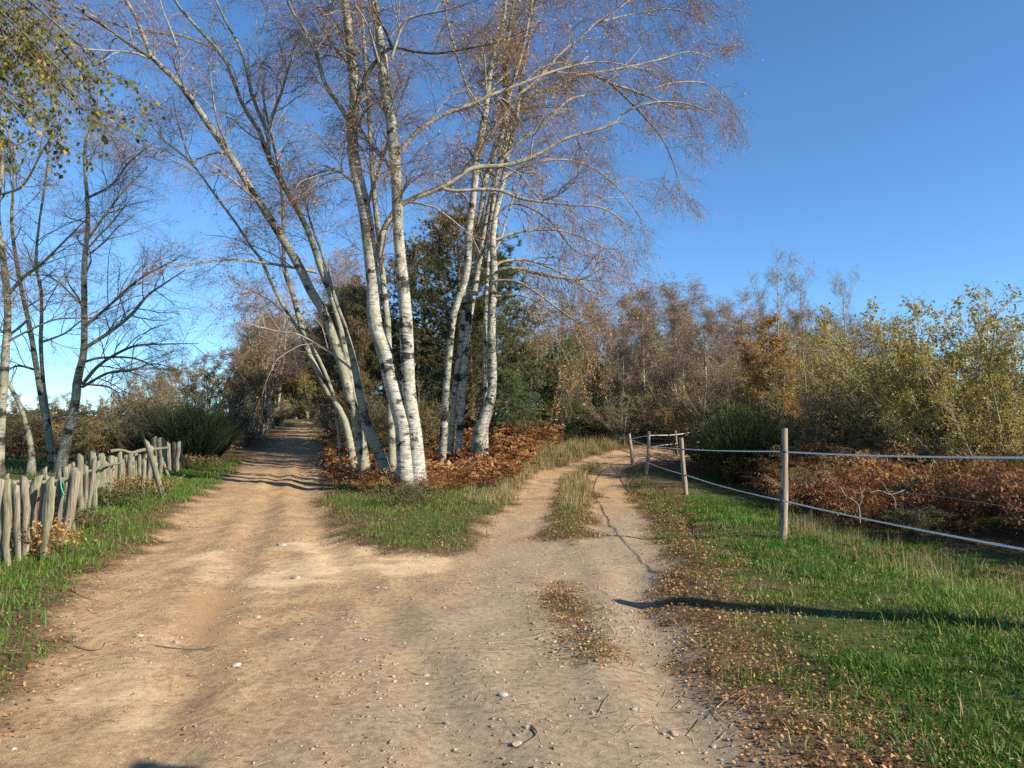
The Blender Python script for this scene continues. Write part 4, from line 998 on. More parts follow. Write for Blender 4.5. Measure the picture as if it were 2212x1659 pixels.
# ------------------------------------------------------------------ bracken
def frond(pinnae=12, fine=True):
    L = 1.0
    s = np.linspace(0, 1, pinnae + 5)
    el = rad(88) - s ** 1.6 * rad(rng.uniform(85, 125))
    pts = np.zeros((len(s), 3))
    for i in range(1, len(s)):
        dl = L / (len(s) - 1)
        pts[i] = pts[i - 1] + np.array([math.cos(el[i]) * dl, rng.normal() * 0.012, math.sin(el[i]) * dl])
    V, Fc, var = [], [], []
    def tri(a, b, c, w):
        k = len(V); V.extend([a, b, c]); Fc.append((k, k + 1, k + 2)); var.extend([w, w, w])
    w0 = rng.random() * 0.6
    for i in range(len(pts) - 1):
        off = np.array([0, 0.005, 0])
        tri(pts[i] - off, pts[i] + off, pts[i + 1], 0.8)
    for i in range(5, len(pts)):
        k = (i - 5) / (pinnae - 1)
        pl = 0.205 * (1 - k) ** 0.75 + 0.02
        tg = pts[i] - pts[i - 1]; tg /= np.linalg.norm(tg)
        for sgn in (-1, 1):
            if rng.random() < 0.08: continue
            d = np.array([0, sgn, 0]) * 0.8 + tg * 0.5 + rng.normal(size=3) * 0.2
            d[2] -= 0.1 + rng.random() * 0.45
            d /= np.linalg.norm(d)
            nrm = np.cross(d, tg); nrm /= np.linalg.norm(nrm) + 1e-6
            wd = np.cross(nrm, d)
            wv = np.clip(w0 + rng.random() * 0.4, 0, 1)
            if fine:
                m = 4
                cur = pts[i].copy()
                for j in range(m):
                    nx = cur + d * pl / m + np.array([0, 0, -0.05 * pl * j])
                    ww = pl * 0.15 * (1 - 0.7 * j / m) + 0.004
                    for sg2 in (-1, 1):
                        curl = nrm * rng.normal() * ww * 0.8
                        tri(cur, cur + d * pl / m * 0.55, cur + d * pl / m * 0.75 + wd * ww * sg2 + curl, wv)
                    cur = nx
            else:
                e = pts[i] + d * pl; e[2] -= 0.10 * pl
                md = pts[i] + d * pl * 0.4
                tri(pts[i], e, md + wd * pl * 0.07 + nrm * rng.normal() * 0.03, wv)
                tri(pts[i], md - wd * pl * 0.07 + nrm * rng.normal() * 0.03, e, wv)
    return np.array(V), np.array(Fc), np.array(var)

def clump(fine, n=5):
    V, Fc, W, k = [], [], [], 0
    for i in range(n):
        v, f, w = frond(11 if fine else 9, fine)
        a = i * 6.283 / n + rng.normal() * 0.5; s = rng.uniform(0.55, 1.15)
        tl = rng.uniform(-0.1, 0.55)
        c, sn = math.cos(tl), math.sin(tl)
        v = v * s
        v = np.column_stack([v[:, 0] * c + v[:, 2] * sn, v[:, 1], -v[:, 0] * sn + v[:, 2] * c])
        v = np.column_stack([v[:, 0] * math.cos(a) - v[:, 1] * math.sin(a), v[:, 0] * math.sin(a) + v[:, 1] * math.cos(a), v[:, 2]])
        V.append(v); Fc.append(f + k); W.append(w); k += len(v)
    V = np.vstack(V); V[:, 2] = np.maximum(V[:, 2], 0.01)
    return V, np.vstack(Fc), np.concatenate(W)

def scatter_tpl(acc, tpls, xs, ys, scale, zoff=-0.02, vjit=0.3):
    n = len(xs)
    if n == 0: return
    zs = terrain(xs, ys) + zoff
    which = rng.integers(0, len(tpls), n)
    for k, (v, f, w) in enumerate(tpls):
        m = np.where(which == k)[0]
        if len(m) == 0: continue
        a = rng.uniform(0, 6.283, len(m)); s = scale[m]
        c, sn = np.cos(a) * s, np.sin(a) * s
        X = v[None, :, 0] * c[:, None] - v[None, :, 1] * sn[:, None] + xs[m][:, None]
        Y = v[None, :, 0] * sn[:, None] + v[None, :, 1] * c[:, None] + ys[m][:, None]
        Z = v[None, :, 2] * s[:, None] + zs[m][:, None]
        F_ = (f[None] + (np.arange(len(m)) * len(v))[:, None, None]).reshape(-1, f.shape[1])
        W = np.clip(w[None] + rng.normal(size=(len(m), 1)) * vjit, 0, 1)
        acc.add(np.stack([X, Y, Z], -1).reshape(-1, 3), F_, W.reshape(-1))

fine_t = [clump(True, 4) for _ in range(4)]
low_t = [clump(False, 5) for _ in range(4)]
def rand_in(n, x0, x1, y0, y1):
    return rng.uniform(x0, x1, n), rng.uniform(y0, y1, n)

def bracken():
    a = Acc()                                             # behind the electric fence
    x, y = rand_in(450, 4.4, 10.5, 7.0, 20)
    dfx = x - fence_x(y)
    k = (dfx > 0.6 + 0.9 * fbm(x, y, 0.8, 2, 31)) & (rng.random(450) < 0.9) & ((dfx > 2.0) | (y > 10))
    scatter_tpl(a, fine_t, x[k], y[k], rng.uniform(1.0, 1.85, k.sum()) * (0.55 + 0.45 * sstep(0.6, 2.2, dfx[k])))
    x, y = rand_in(560, 4.6, 18, 19.5, 31)
    k = (x - fence_x(y) > 0.6) & (dirt_sd(x, y) < -0.5)
    scatter_tpl(a, low_t, x[k], y[k], rng.uniform(1.1, 1.9, k.sum()))
    o = a.build('bracken', M['bracken']); tag(o, 'rust-brown dead bracken thicket behind the electric fence', 'bracken', None, 'stuff')
    a = Acc()                                             # round the birches between the tracks
    def isl(n, u0, u1, d0, d1):
        uu, d = rng.uniform(u0, u1, n), rng.uniform(d0, d1, n)
        return (uu - CX) / F * d, d
    for n, u0, u1, d0, d1, tp, s0, s1 in [(70, 780, 1010, 16.6, 18.5, fine_t, 0.5, 0.95), (230, 720, 1100, 18, 24, low_t, 0.6, 1.15), (170, 690, 770, 21, 30, low_t, 0.8, 1.4), (170, 1010, 1150, 18.5, 25, low_t, 0.6, 1.1), (260, 640, 1200, 24, 30, low_t, 0.9, 1.5)]:
        x, y = isl(n, u0, u1, d0, d1)
        k = dirt_sd(x, y) < -0.45
        scatter_tpl(a, tp, x[k], y[k], rng.uniform(s0, s1, k.sum()))
    o = a.build('bracken', M['bracken']); tag(o, 'orange dead bracken round the feet of the birches', 'bracken', None, 'stuff')
    a = Acc()
    x, y = rand_in(300, -24, -8, 24, 45)
    k = (dirt_sd(x, y) < -0.8)
    scatter_tpl(a, low_t, x[k], y[k], rng.uniform(0.6, 1.1, k.sum()))
    o = a.build('bracken', M['bracken']); tag(o, 'brown bracken along the far left track', 'bracken', None, 'stuff')
    # single bent fern on the verge
    p = gnd(1905, 1232)
    t = Acc()
    for i, (az, s, tl) in enumerate([(0.2, 0.52, 0.75), (2.9, 0.42, 0.5), (-0.4, 0.34, 0.9)]):
        v, f, w = frond(14, True)
        v = v * s; c, sn = math.cos(tl), math.sin(tl)
        v = np.column_stack([v[:, 0] * c + v[:, 2] * sn, v[:, 1], -v[:, 0] * sn + v[:, 2] * c])
        v = np.column_stack([v[:, 0] * math.cos(az) - v[:, 1] * math.sin(az), v[:, 0] * math.sin(az) + v[:, 1] * math.cos(az), np.maximum(v[:, 2], 0.0)])
        t.add(v + np.array([p[0] - 0.15, p[1], tz(p[0], p[1])]), f, np.clip(w + 0.3, 0, 1))
    o = t.build('fern', M['bracken']); tag(o, 'single withered fern bowed over the green verge', 'fern')
bracken()

# ------------------------------------------------------------------ grass
def blades(acc, x, y, ln, wd, var, lean=0.5, zoff=-0.01, az=None, lk=None):
    n = len(x)
    if n == 0: return
    z = terrain(x, y) + zoff
    a = rng.uniform(0, 6.283, n); b = rng.uniform(0, 6.283, n)
    le_ = np.abs(rng.normal(size=n)) * lean
    if az is not None:
        a = az; le_ = lk * lean * rng.uniform(0.6, 1.3, n)
    d = np.stack([np.cos(a), np.sin(a)], 1)
    sx, sy = np.cos(b) * wd * 0.5, np.sin(b) * wd * 0.5
    p0 = np.stack([x, y, z], 1)
    k1 = np.stack([d[:, 0] * le_ * ln * 0.28, d[:, 1] * le_ * ln * 0.28, ln * 0.55 / np.sqrt(1 + le_ ** 2 * 0.5)], 1)
    k2 = np.stack([d[:, 0] * le_ * ln * 0.85, d[:, 1] * le_ * ln * 0.85, ln * 0.98 / np.sqrt(1 + le_ ** 2 * 1.6)], 1)
    s = np.stack([sx, sy, np.zeros(n)], 1)
    v = np.stack([p0 - s, p0 + s, p0 + k1 + s * 0.8, p0 + k1 - s * 0.8, p0 + k2], 1).reshape(-1, 3)
    q = np.arange(n) * 5
    acc.add34(v, np.stack([q + 3, q + 2, q + 4], 1), np.stack([q, q + 1, q + 2, q + 3], 1), np.repeat(np.clip(var, 0, 1), 5))

def tufts(acc, cx, cy, nb, rad_, ln, wd, var, lean=1.0):
    n = len(cx)
    if n == 0: return
    a = rng.uniform(0, 6.283, (n, nb)); r = rad_[:, None] * np.sqrt(rng.random((n, nb)))
    x = (cx[:, None] + np.cos(a) * r).ravel(); y = (cy[:, None] + np.sin(a) * r).ravel()
    q = (r / rad_[:, None]).ravel()
    m = len(x)
    L = (np.repeat(ln, nb) * rng.uniform(0.5, 1.15, m) * (1.1 - 0.4 * q))
    blades(acc, x, y, L, np.repeat(wd, nb) * rng.uniform(0.7, 1.3, m), np.clip(np.repeat(var, nb) + rng.normal(size=m) * 0.16 + (rng.random(m) < 0.05) * 0.5, 0, 1), lean, -0.01, a.ravel() + rng.normal(size=m) * 0.5, 0.25 + q * 0.9)

def grass():
    # right verge, lush
    a = Acc(); n = 15500
    y = 2.5 + (15 - 2.5) * rng.random(n) ** 1.6
    x = rng.uniform(0.5, 5.6, n)
    ds = dirt_sd(x, y); fx = x - fence_x(y)
    dens = sstep(0.02, -0.55, ds) * (1 - 0.6 * sstep(0.3, 1.4, fx)) * (0.3 + 0.7 * sstep(0.32, 0.52, fbm(x, y, 1.3, 3, 81)))
    k = rng.random(n) < np.where(ds > -0.7, dens * 0.6, dens)
    x, y, ds = x[k], y[k], ds[k]; m = len(x)
    f1 = fbm(x, y, 1.6, 3, 83)
    tufts(a, x, y, 11, rng.uniform(0.05, 0.13, m), rng.uniform(0.06, 0.17, m) * (0.25 + 1.3 * f1 ** 1.2) * (0.5 + 0.5 * sstep(-0.3, -1.1, ds)), np.full(m, 0.0066) * (1 + 0.03 * y), -0.05 + 0.50 * rng.random(m) + 0.38 * sstep(0.45, 0.75, fbm(x, y, 0.8, 3, 87)) + 0.25 * sstep(-0.7, -0.2, ds) + 0.6 * (rng.random(m) < 0.07) + 0.30 * sstep(-0.5, 0.3, x - fence_x(y)) * rng.random(m), 0.85)
    n = 26000
    y = 2.5 + 8 * rng.random(n) ** 1.5; x = rng.uniform(0.6, 4.8, n); ds = dirt_sd(x, y)
    k = rng.random(n) < 0.9 * sstep(-0.2, -0.8, ds)
    m = int(k.sum())
    blades(a, x[k], y[k], rng.uniform(0.025, 0.06, m), rng.uniform(0.004, 0.007, m), 0.15 + 0.75 * rng.random(m) ** 1.5, 2.0)
    o = a.build('grass', M['grass']); tag(o, 'lush green grass on the verge under the electric fence', 'grass', None, 'stuff')
    # left verge
    a = Acc(); n = 70000
    y = 3.0 + (26 - 3.0) * rng.random(n) ** 1.6
    ex = np.interp(y, le[:, 1][np.argsort(le[:, 1])], le[:, 0][np.argsort(le[:, 1])])
    x = ex - 2.6 * rng.random(n) + 0.35
    ds = dirt_sd(x, y)
    k = rng.random(n) < sstep(0.03, -0.45, ds) * (0.35 + 0.65 * sstep(0.3, 0.5, fbm(x, y, 1.5, 3, 85)))
    x, y, ds = x[k], y[k], ds[k]; m = len(x)
    blades(a, x, y, rng.uniform(0.04, 0.14, m) * (0.6 + 0.8 * fbm(x, y, 2, 3, 88)), rng.uniform(0.004, 0.008, m) * (1 + 0.04 * y), rng.random(m) * 0.7 + 0.25 * (rng.random(m) < 0.3) + 0.1, 1.0)
    o = a.build('grass', M['grass']); tag(o, 'green grass strip between the stake fence and the left track', 'grass', None, 'stuff')
    # left field
    a = Acc(); n = 13000
    x, y = rng.uniform(-20, -5.5, n), rng.uniform(9, 30, n)
    k = (dirt_sd(x, y) < -1.5)
    x, y = x[k], y[k]; m = len(x)
    blades(a, x, y, rng.uniform(0.08, 0.2, m), rng.uniform(0.012, 0.02, m), rng.random(m) * 0.7, 0.5)
    o = a.build('grass', M['grass']); tag(o, 'grass under the birches behind the stake fence', 'grass', None, 'stuff')
    # between the tracks: thin mixed grass, with dry tufts towards the bend
    a = Acc(); n = 95000
    y = rng.uniform(8, 26, n); uu = rng.uniform(640, 1460, n); x = (uu - CX) / F * y
    ds = dirt_sd(x, y)
    k = (rng.random(n) < sstep(0.12, -0.6, ds) * (0.30 + 0.70 * sstep(0.36, 0.60, fbm(x, y, 1.4, 4, 86)))) & (x < 2.9 + 0.06 * (y - 9))
    x, y, ds = x[k], y[k], ds[k]; m = len(x)
    dry = sstep(13, 20, y) * 0.34 - 0.05
    blades(a, x, y, rng.uniform(0.03, 0.10, m) * (0.6 + 0.9 * fbm(x, y, 1.7, 3, 89)) * (1 + 0.05 * np.maximum(0, y - 12)), rng.uniform(0.005, 0.010, m) * (1 + 0.03 * y), rng.random(m) * 0.65 + dry + 0.25 * (fbm(x, y, 0.7, 2, 90) - 0.4), 0.7)
    o = a.build('grass', M['grass_mix']); tag(o, 'thin yellowing grass on the fork between the tracks', 'grass', None, 'stuff')
    # small tufts in the wheel-strip patch
    a = Acc(); n = 5000
    x, y = rng.uniform(0, 1.6, n), rng.uniform(4.2, 8, n)
    k = (sdist(x, y, PATCH) > -0.25 * rng.random(n)) & (rng.random(n) < sstep(0.36, 0.6, fbm(x, y, 3, 3, 95)))
    x, y = x[k], y[k]; m = len(x)
    blades(a, x, y, rng.uniform(0.02, 0.06, m), rng.uniform(0.003, 0.006, m), rng.random(m) * 0.75, 0.9)
    o = a.build('grass', M['grass_mix']); tag(o, 'sparse grass patch with fallen leaves on the gravel', 'grass', None, 'stuff')
    # dry tall tufts: bank of the bend, middle strip, foot of the post
    a = Acc()
    for (u0, u1, d0, d1, cnt, h) in [(1060, 1360, 18, 25, 300, 0.34), (1090, 1360, 24, 29, 120, 0.42), (1010, 1190, 14.5, 21, 90, 0.24), (1080, 1200, 17, 24, 110, 0.32), (1210, 1300, 13.5, 17, 30, 0.22), (1230, 1300, 17, 22, 26, 0.32)]:
        for _ in range(cnt):
            d = rng.uniform(d0, d1); cx = (rng.uniform(u0, u1) - CX) / F * d
            if float(dirt_sd(np.array([cx]), np.array([d]))[0]) > -0.1: continue
            m = 36
            blades(a, cx + rng.normal(size=m) * 0.09, d + rng.normal(size=m) * 0.09, rng.uniform(0.5, 1.1, m) * h, rng.uniform(0.006, 0.012, m), rng.random(m) * 0.8 + 0.15, 0.6)
    for _ in range(170):
        y0 = 2.8 + 9 * rng.random() ** 1.4; x0 = rng.uniform(1.2, 4.4)
        if float(dirt_sd(np.array([x0]), np.array([y0]))[0]) > -0.15: continue
        m = 14
        blades(a, x0 + rng.normal(size=m) * 0.07, y0 + rng.normal(size=m) * 0.07, rng.uniform(0.05, 0.17, m), rng.uniform(0.003, 0.005, m), rng.random(m) * 0.8 + 0.1, 1.3)
    for _ in range(60):
        y0 = rng.uniform(5.0, 12); x0 = float(fence_x(y0)) + rng.uniform(-0.2, 0.8)
        m = 26
        blades(a, x0 + rng.normal(size=m) * 0.06, y0 + rng.normal(size=m) * 0.06, rng.uniform(0.10, 0.34, m), rng.uniform(0.003, 0.006, m), rng.random(m) * 0.8 + 0.1, 0.55)
    o = a.build('dry_grass', M['grass_dry']); tag(o, 'straw-coloured dry grass tufts on the bend and along the fence', 'grass', None, 'stuff')
grass()

# ------------------------------------------------------------------ litter, gravel, straw
def litter():
    n = 210000
    y = 2.6 + 15 * rng.random(n) ** 1.5; x = rng.uniform(-6.5, 4.5, n)
    ds = dirt_sd(x, y)
    right = (x > 0.2)
    dens = np.where(right, sstep(0.22, -0.10, ds) * sstep(-1.3, -0.25, ds) * 0.85 + 0.10 * (ds < -0.4), 0.0)
    dens = np.maximum(dens, np.where(~right, 0.16 * sstep(0.3, 0.0, ds) * sstep(-1.0, -0.1, ds), 0))
    dens = np.maximum(dens, 0.35 * sstep(-0.25, 0.05, sdist(x, y, PATCH)))
    dens = np.maximum(dens, np.where((y > 8) & (x > -6) & (x < 2.6), 0.15 * sstep(0.25, -0.2, ds), 0))
    dens = np.maximum(dens, 0.003)
    dens *= 0.35 + 0.9 * fbm(x, y, 2.5, 3, 97)
    k = rng.random(n) < dens
    x, y = x[k], y[k]; m = len(x)
    z = terrain(x, y) + 0.006 + 0.02 * rng.random(m) * (ds[k] < 0)
    a = rng.uniform(0, 6.283, m); s = rng.uniform(0.005, 0.012, m) * (1 + 0.03 * y)
    ax = np.stack([np.cos(a), np.sin(a), rng.normal(size=m) * 0.35], 1); sd = np.stack([-np.sin(a), np.cos(a), rng.normal(size=m) * 0.35], 1)
    c = np.stack([x, y, z], 1); S = s[:, None]
    up = np.array([0, 0, 1.0])
    v = np.stack([c - ax * S, c + sd * S * 0.75 + up * S * 0.5, c + ax * S * 1.1, c - sd * S * 0.75 + up * S * 0.5], 1).reshape(-1, 3)
    b = np.arange(m) * 4
    o = Acc().add(v, np.concatenate([np.stack([b, b + 1, b + 2], 1), np.stack([b, b + 2, b + 3], 1)]), np.repeat(rng.random(m), 4)).build('fallen_leaves', M['litter'])
    tag(o, 'fallen birch leaves scattered along the track edges', 'leaves', None, 'stuff')
    # gravel
    n = 120000
    y = 2.5 + 11 * rng.random(n) ** 1.8; x = rng.uniform(-4.5, 3.2, n)
    ds = dirt_sd(x, y)
    gz = np.exp(-((x - 0.9 - 0.10 * (y - 3)) / 0.9) ** 2) * sstep(0.38, 0.6, fbm(x, y, 1.1, 3, 98)) * 1.4
    dens = sstep(-0.3, 0.1, ds) * (0.14 + 0.60 * gz) * (0.2 + 1.2 * sstep(0.35, 0.7, fbm(x, y, 1.4, 3, 99)))
    k = rng.random(n) < dens
    x, y = x[k], y[k]; m = len(x)
    s = 0.003 + 0.011 * rng.random(m) ** 4.0
    o3 = np.array([[1, 0, 0], [-1, 0, 0], [0, 1, 0], [0, -1, 0], [0, 0, 1], [0, 0, -1]], float)
    f8 = np.array([[0, 2, 4], [2, 1, 4], [1, 3, 4], [3, 0, 4], [2, 0, 5], [1, 2, 5], [3, 1, 5], [0, 3, 5]])
    sh = o3[None] * (s[:, None, None] * rng.uniform(0.6, 1.4, (m, 6, 1))) * np.array([1.25, 1.0, 0.6]) + rng.normal(size=(m, 6, 3)) * (s * 0.2)[:, None, None]
    a = rng.uniform(0, 6.283, m); ca, sa = np.cos(a)[:, None], np.sin(a)[:, None]
    X = sh[:, :, 0] * ca - sh[:, :, 1] * sa + x[:, None]; Y = sh[:, :, 0] * sa + sh[:, :, 1] * ca + y[:, None]
    Z = sh[:, :, 2] + (terrain(x, y) + s * 0.05)[:, None]
    Fs = (f8[None] + (np.arange(m) * 6)[:, None, None]).reshape(-1, 3)
    o = Acc().add(np.stack([X, Y, Z], -1).reshape(-1, 3), Fs, np.repeat(rng.random(m), 6)).build('gravel', M['gravel'])
    tag(o, 'loose gravel strewn over the sandy track', 'gravel', None, 'stuff')
    # straw and dead twigs lying about
    a = Acc()
    def lie(cx, cy, n, sp, l0, l1, w, var, ang=None, dev=3.2):
        xx, yy = cx + rng.normal(size=n) * sp[0], cy + rng.normal(size=n) * sp[1]
        an = rng.uniform(0, 6.283, n) if ang is None else ang + rng.normal(size=n) * dev
        L = rng.uniform(l0, l1, n)
        t = np.linspace(-0.5, 0.5, 4)
        P_ = np.stack([xx[:, None] + np.cos(an)[:, None] * L[:, None] * t, yy[:, None] + np.sin(an)[:, None] * L[:, None] * t + rng.normal(size=(n, 4)) * 0.006, np.zeros((n, 4))], -1)
        P_[:, :, 2] = terrain(P_[:, :, 0], P_[:, :, 1]) + 0.005
        v, f, r = tubes(P_, np.full((n, 4), w), 3)
        a.add(v, f, np.repeat(np.clip(var + rng.normal(size=n) * 0.3, 0, 1), 12))
    p = gnd(1140, 1395); lie(p[0], p[1], 60, (0.28, 0.16), 0.06, 0.32, 0.0016, 0.75, 0.35, 0.25)
    p = gnd(1450, 1500); lie(p[0], p[1], 45, (0.7, 0.6), 0.04, 0.18, 0.0016, 0.6)
    p = gnd(1250, 1450); lie(p[0], p[1], 60, (0.5, 0.35), 0.04, 0.18, 0.0014, 0.6, 0.2, 0.6)
    n = 2600
    yy = 2.8 + 9 * rng.random(n) ** 1.5; xx = rng.uniform(-4.2, 2.6, n)
    k = dirt_sd(xx, yy) > -0.1
    for w_, vv in ((0.0011, 0.0), (0.0013, 0.75)):
        q = k & (rng.random(n) < 0.5)
        for cx_, cy_ in zip(xx[q][::14], yy[q][::14]):
            lie(cx_, cy_, 7, (0.35, 0.3), 0.015, 0.09, w_ * (0.7 + 0.12 * cy_), vv, 0.25, 0.7)
    p = gnd(1560, 1570); lie(p[0], p[1], 30, (0.35, 0.2), 0.08, 0.30, 0.002, 0.5, 0.7, 0.5)
    o = a.build('straw', M['straw']); tag(o, 'pale straw and dead stalks strewn on the gravel', 'straw', None, 'stuff')
litter()

# ------------------------------------------------------------------ single stones and sticks
def stone_mesh(mat):
    import bmesh
    bm = bmesh.new(); bmesh.ops.create_icosphere(bm, subdivisions=2, radius=1.0)
    cuts = [(norm(rng.normal(size=3)), rng.uniform(0.55, 0.85)) for _ in range(9)]
    for v in bm.verts:
        p = np.array(v.co)
        for n_, d_ in cuts:
            e = p @ n_
            if e > d_: p = p - n_ * (e - d_) * 0.95
        v.co = p * np.array([1.25, 0.9, 0.55])
    bmesh.ops.decimate if False else None
    me = bpy.data.meshes.new('stone'); bm.to_mesh(me); bm.free(); me.materials.append(M[mat])
    return me

STONES = {'stone_tan': [stone_mesh('stone_tan') for _ in range(4)], 'stone_grey': [stone_mesh('stone_grey') for _ in range(4)], 'stone_white': [stone_mesh('stone_white') for _ in range(3)]}
def stone(u, v, w, kind, label, group):
    p = gnd(u, v)
    s = w / F * p[1] / 2.3
    o = bpy.data.objects.new('stone', random.choice(STONES[kind])); COL.objects.link(o)
    o.location = (p[0], p[1], tz(p[0], p[1]) + s * 0.08)
    o.rotation_euler = (rng.normal() * 0.2, rng.normal() * 0.2, rng.uniform(0, 6.28)); o.scale = (s, s, s)
    tag(o, label, 'stone', group)
gS = 'loose stones on the track'
for u, v, w, k, lb in [(608, 1178, 24, 'stone_grey', 'grey stone half sunk in the left track below the fork'), (510, 1446, 22, 'stone_white', 'flat white stone on the bare sandy track'), (1566, 1518, 22, 'stone_tan', 'rounded pale stone on the leaf litter edge'), (1088, 1512, 26, 'stone_grey', 'flat grey slab level with the gravel'),
                       (921, 1472, 12, 'stone_white', 'small bright white pebble on bare ground'), (920, 1456, 18, 'stone_tan', 'tan stone next to the bright white pebble'), (1542, 1610, 16, 'stone_grey', 'grey stone among the leaf litter at the grass'), (965, 1560, 16, 'stone_grey', 'lone grey stone on open gravel'),
                       (1452, 1582, 30, 'stone_tan', 'broad tan stone at the foot of the gravel'), (1120, 1612, 30, 'stone_tan', 'tan slab beside a dark ground crack'), (1360, 1362, 20, 'stone_tan', 'blocky tan stone by the grass patch'), (1402, 1272, 14, 'stone_grey', 'grey stone at the edge of the leaf litter'),
                       (30, 1625, 16, 'stone_white', 'white pebble near the left grass edge'), (640, 1250, 26, 'stone_tan', 'pale flat slab in the light sand')]:
    stone(u, v, w, k, lb, gS)
for i in range(150):
    if i < 105:
        u, v = 1180 + rng.normal() * 250 + 0, rng.uniform(1330, 1655)
        u = u + (v - 1330) * 0.5
    else:
        u, v = rng.uniform(60, 1250), rng.uniform(1250, 1655)
    p = gnd(u, v)
    if float(dirt_sd(np.array([p[0]]), np.array([p[1]]))[0]) < -0.25: continue
    k = random.choices(['stone_tan', 'stone_grey', 'stone_white'], [6, 5, 0.25])[0]
    stone(u, v, float(np.clip(rng.lognormal(2.15, 0.38), 5, 22)), k, {'stone_tan': 'small tan stone lying loose on the gravel track', 'stone_grey': 'small grey angular stone lying loose on the gravel track', 'stone_white': 'small whitish quartz pebble lying loose on the gravel track'}[k],
          {'stone_tan': 'small tan stones', 'stone_grey': 'small grey stones', 'stone_white': 'small white pebbles'}[k])

def stick(uvs, w, label, mat='limb_dark'):
    p = np.array([gnd(u, v) for u, v in uvs]); p[:, 2] = terrain(p[:, 0], p[:, 1]) + 0.008
    q = smooth_line(np.column_stack([p, np.linspace(w, w * 0.5, len(p))]), 10)
    v, f, r = tubes(q[None, :, :3], q[None, :, 3], 5)
    tag(Acc().add(v, f, 0.4, r).build('stick', M[mat], smooth=True), label, 'stick', 'dead sticks on the track')
stick([(335, 1394), (370, 1396), (420, 1399), (472, 1398)], 0.005, 'straight dry stick lying across the sandy track')
stick([(160, 1400), (195, 1405), (220, 1398), (228, 1390)], 0.005, 'short hooked dead twig near the left grass edge')
stick([(1148, 1582), (1160, 1600), (1120, 1618)], 0.006, 'crooked dark twig beside a tan slab')
stick([(150, 1288), (185, 1298), (215, 1302)], 0.004, 'thin dark twig by the left verge')

# ------------------------------------------------------------------ stake fence on the left
def stake_part(parent, top, base, w, mat, d=None, back=0.0, name='stake'):
    g = gnd(*base)
    dd = g[1] + back
    b = at(base[0], base[1], dd); b[2] = tz(b[0], b[1]) - 0.12
    lean = rng.normal() * 0.05
    t = at(top[0], top[1], dd + lean)
    W = w / F * dd * rng.uniform(0.78, 1.0)
    n = 7
    s = np.linspace(0, 1, n)[:, None]
    c = b * (1 - s) + t * s
    c[:, 0] += np.cumsum(rng.normal(size=n)) * 0.011; c[:, 1] += np.cumsum(rng.normal(size=n)) * 0.009
    k = 6
    an = np.sort(np.array([0.35, 1.57, 2.79, 3.49, 4.71, 5.93]) + rng.normal(size=k) * 0.2)      # a split pale: broad flat faces, thin edges
    rr = np.array([1.05, 0.72, 1.05, 1.05, 0.72, 1.05]) * rng.uniform(0.82, 1.12, k)
    fl = rng.uniform(0.28, 0.5)
    taper = np.linspace(0.90, 1.0, n)
    V = []
    tw = rng.normal() * 0.25
    for i in range(n):
        jit = 1 + rng.normal(size=k) * 0.05
        a2 = an + tw * i / n
        V.append(np.column_stack([c[i, 0] + np.cos(a2) * rr * jit * W * 0.55 * taper[i], c[i, 1] + np.sin(a2) * rr * jit * W * 0.55 * fl * taper[i], np.full(k, c[i, 2])]))
    V[-1][:, 2] += np.cos(an - rng.uniform(0, 6.28)) * W * rng.uniform(0.1, 0.5) + rng.normal(size=k) * W * 0.12
    V = np.vstack(V)
    f = []
    for i in range(n - 1):
        for j in range(k):
            f.append((i * k + j, i * k + (j + 1) % k, (i + 1) * k + (j + 1) % k, (i + 1) * k + j))
    cap = np.vstack([V, V[-k:].mean(0)])
    f3 = [((n - 1) * k + j, (n - 1) * k + (j + 1) % k, n * k) for j in range(k)]
    a = Acc(); a.add34(cap, np.array(f3), np.array(f), rng.random())
    return a.build(name, M[mat], parent)

STAKES = [((-22, 1035), (-45, 1262), 25), ((2, 1033), (-16, 1250), 22), ((17, 1036), (14, 1238), 26), ((45, 1033), (47, 1221), 20), ((82, 1031), (54, 1215), 27), ((107, 1035), (95, 1222), 18), ((166, 1016), (127, 1192), 28), ((143, 1008), (140, 1152), 14), ((158, 1001), (168, 1128), 15), ((182, 986), (176, 1142), 18), ((197, 978), (203, 1112), 15),
          ((218, 985), (214, 1094), 16), ((238, 986), (229, 1086), 16), ((257, 978), (261, 1074), 13), ((268, 983), (269, 1064), 9), ((283, 981), (281, 1070), 13), ((295, 976), (291, 1058), 13), ((314, 970), (296, 1056), 12), ((323, 966), (317, 1070), 14), ((310, 993), (311, 1078), 12), ((318, 953), (358, 1084), 14), ((348, 990), (344, 1053), 12), ((353, 996), (365, 1034), 9),
          ((334, 944), (337, 1022), 13), ((345, 945), (348, 1024), 12), ((357, 949), (360, 1026), 10), ((367, 956), (366, 1022), 9), ((374, 954), (374, 1020), 9), ((387, 956), (384, 1024), 11), ((396, 954), (389, 1018), 9), ((203, 990), (190, 1120), 12), ((128, 1030), (120, 1180), 14), ((70, 1050), (66, 1200), 13),
          ((467, 936), (437, 994), 8), ((463, 933), (460, 972), 7), ((473, 943), (444, 990), 7), ((443, 937), (430, 985), 6), ((452, 945), (448, 986), 6), ((418, 950), (412, 1000), 7), ((30, 1050), (32, 1225), 15), ((60, 1046), (76, 1212), 14), ((120, 1052), (108, 1205), 13), ((152, 1030), (154, 1160), 14), ((188, 1005), (186, 1130), 12), ((228, 1000), (222, 1092), 11), ((247, 996), (245, 1080), 10), ((275, 990), (275, 1066), 9), ((302, 985), (303, 1064), 10), ((330, 985), (333, 1058), 11), ((338, 1000), (328, 1066), 9), ((405, 955), (402, 1004), 8), ((428, 955), (424, 998), 7), ((380, 962), (377, 1012), 8)]
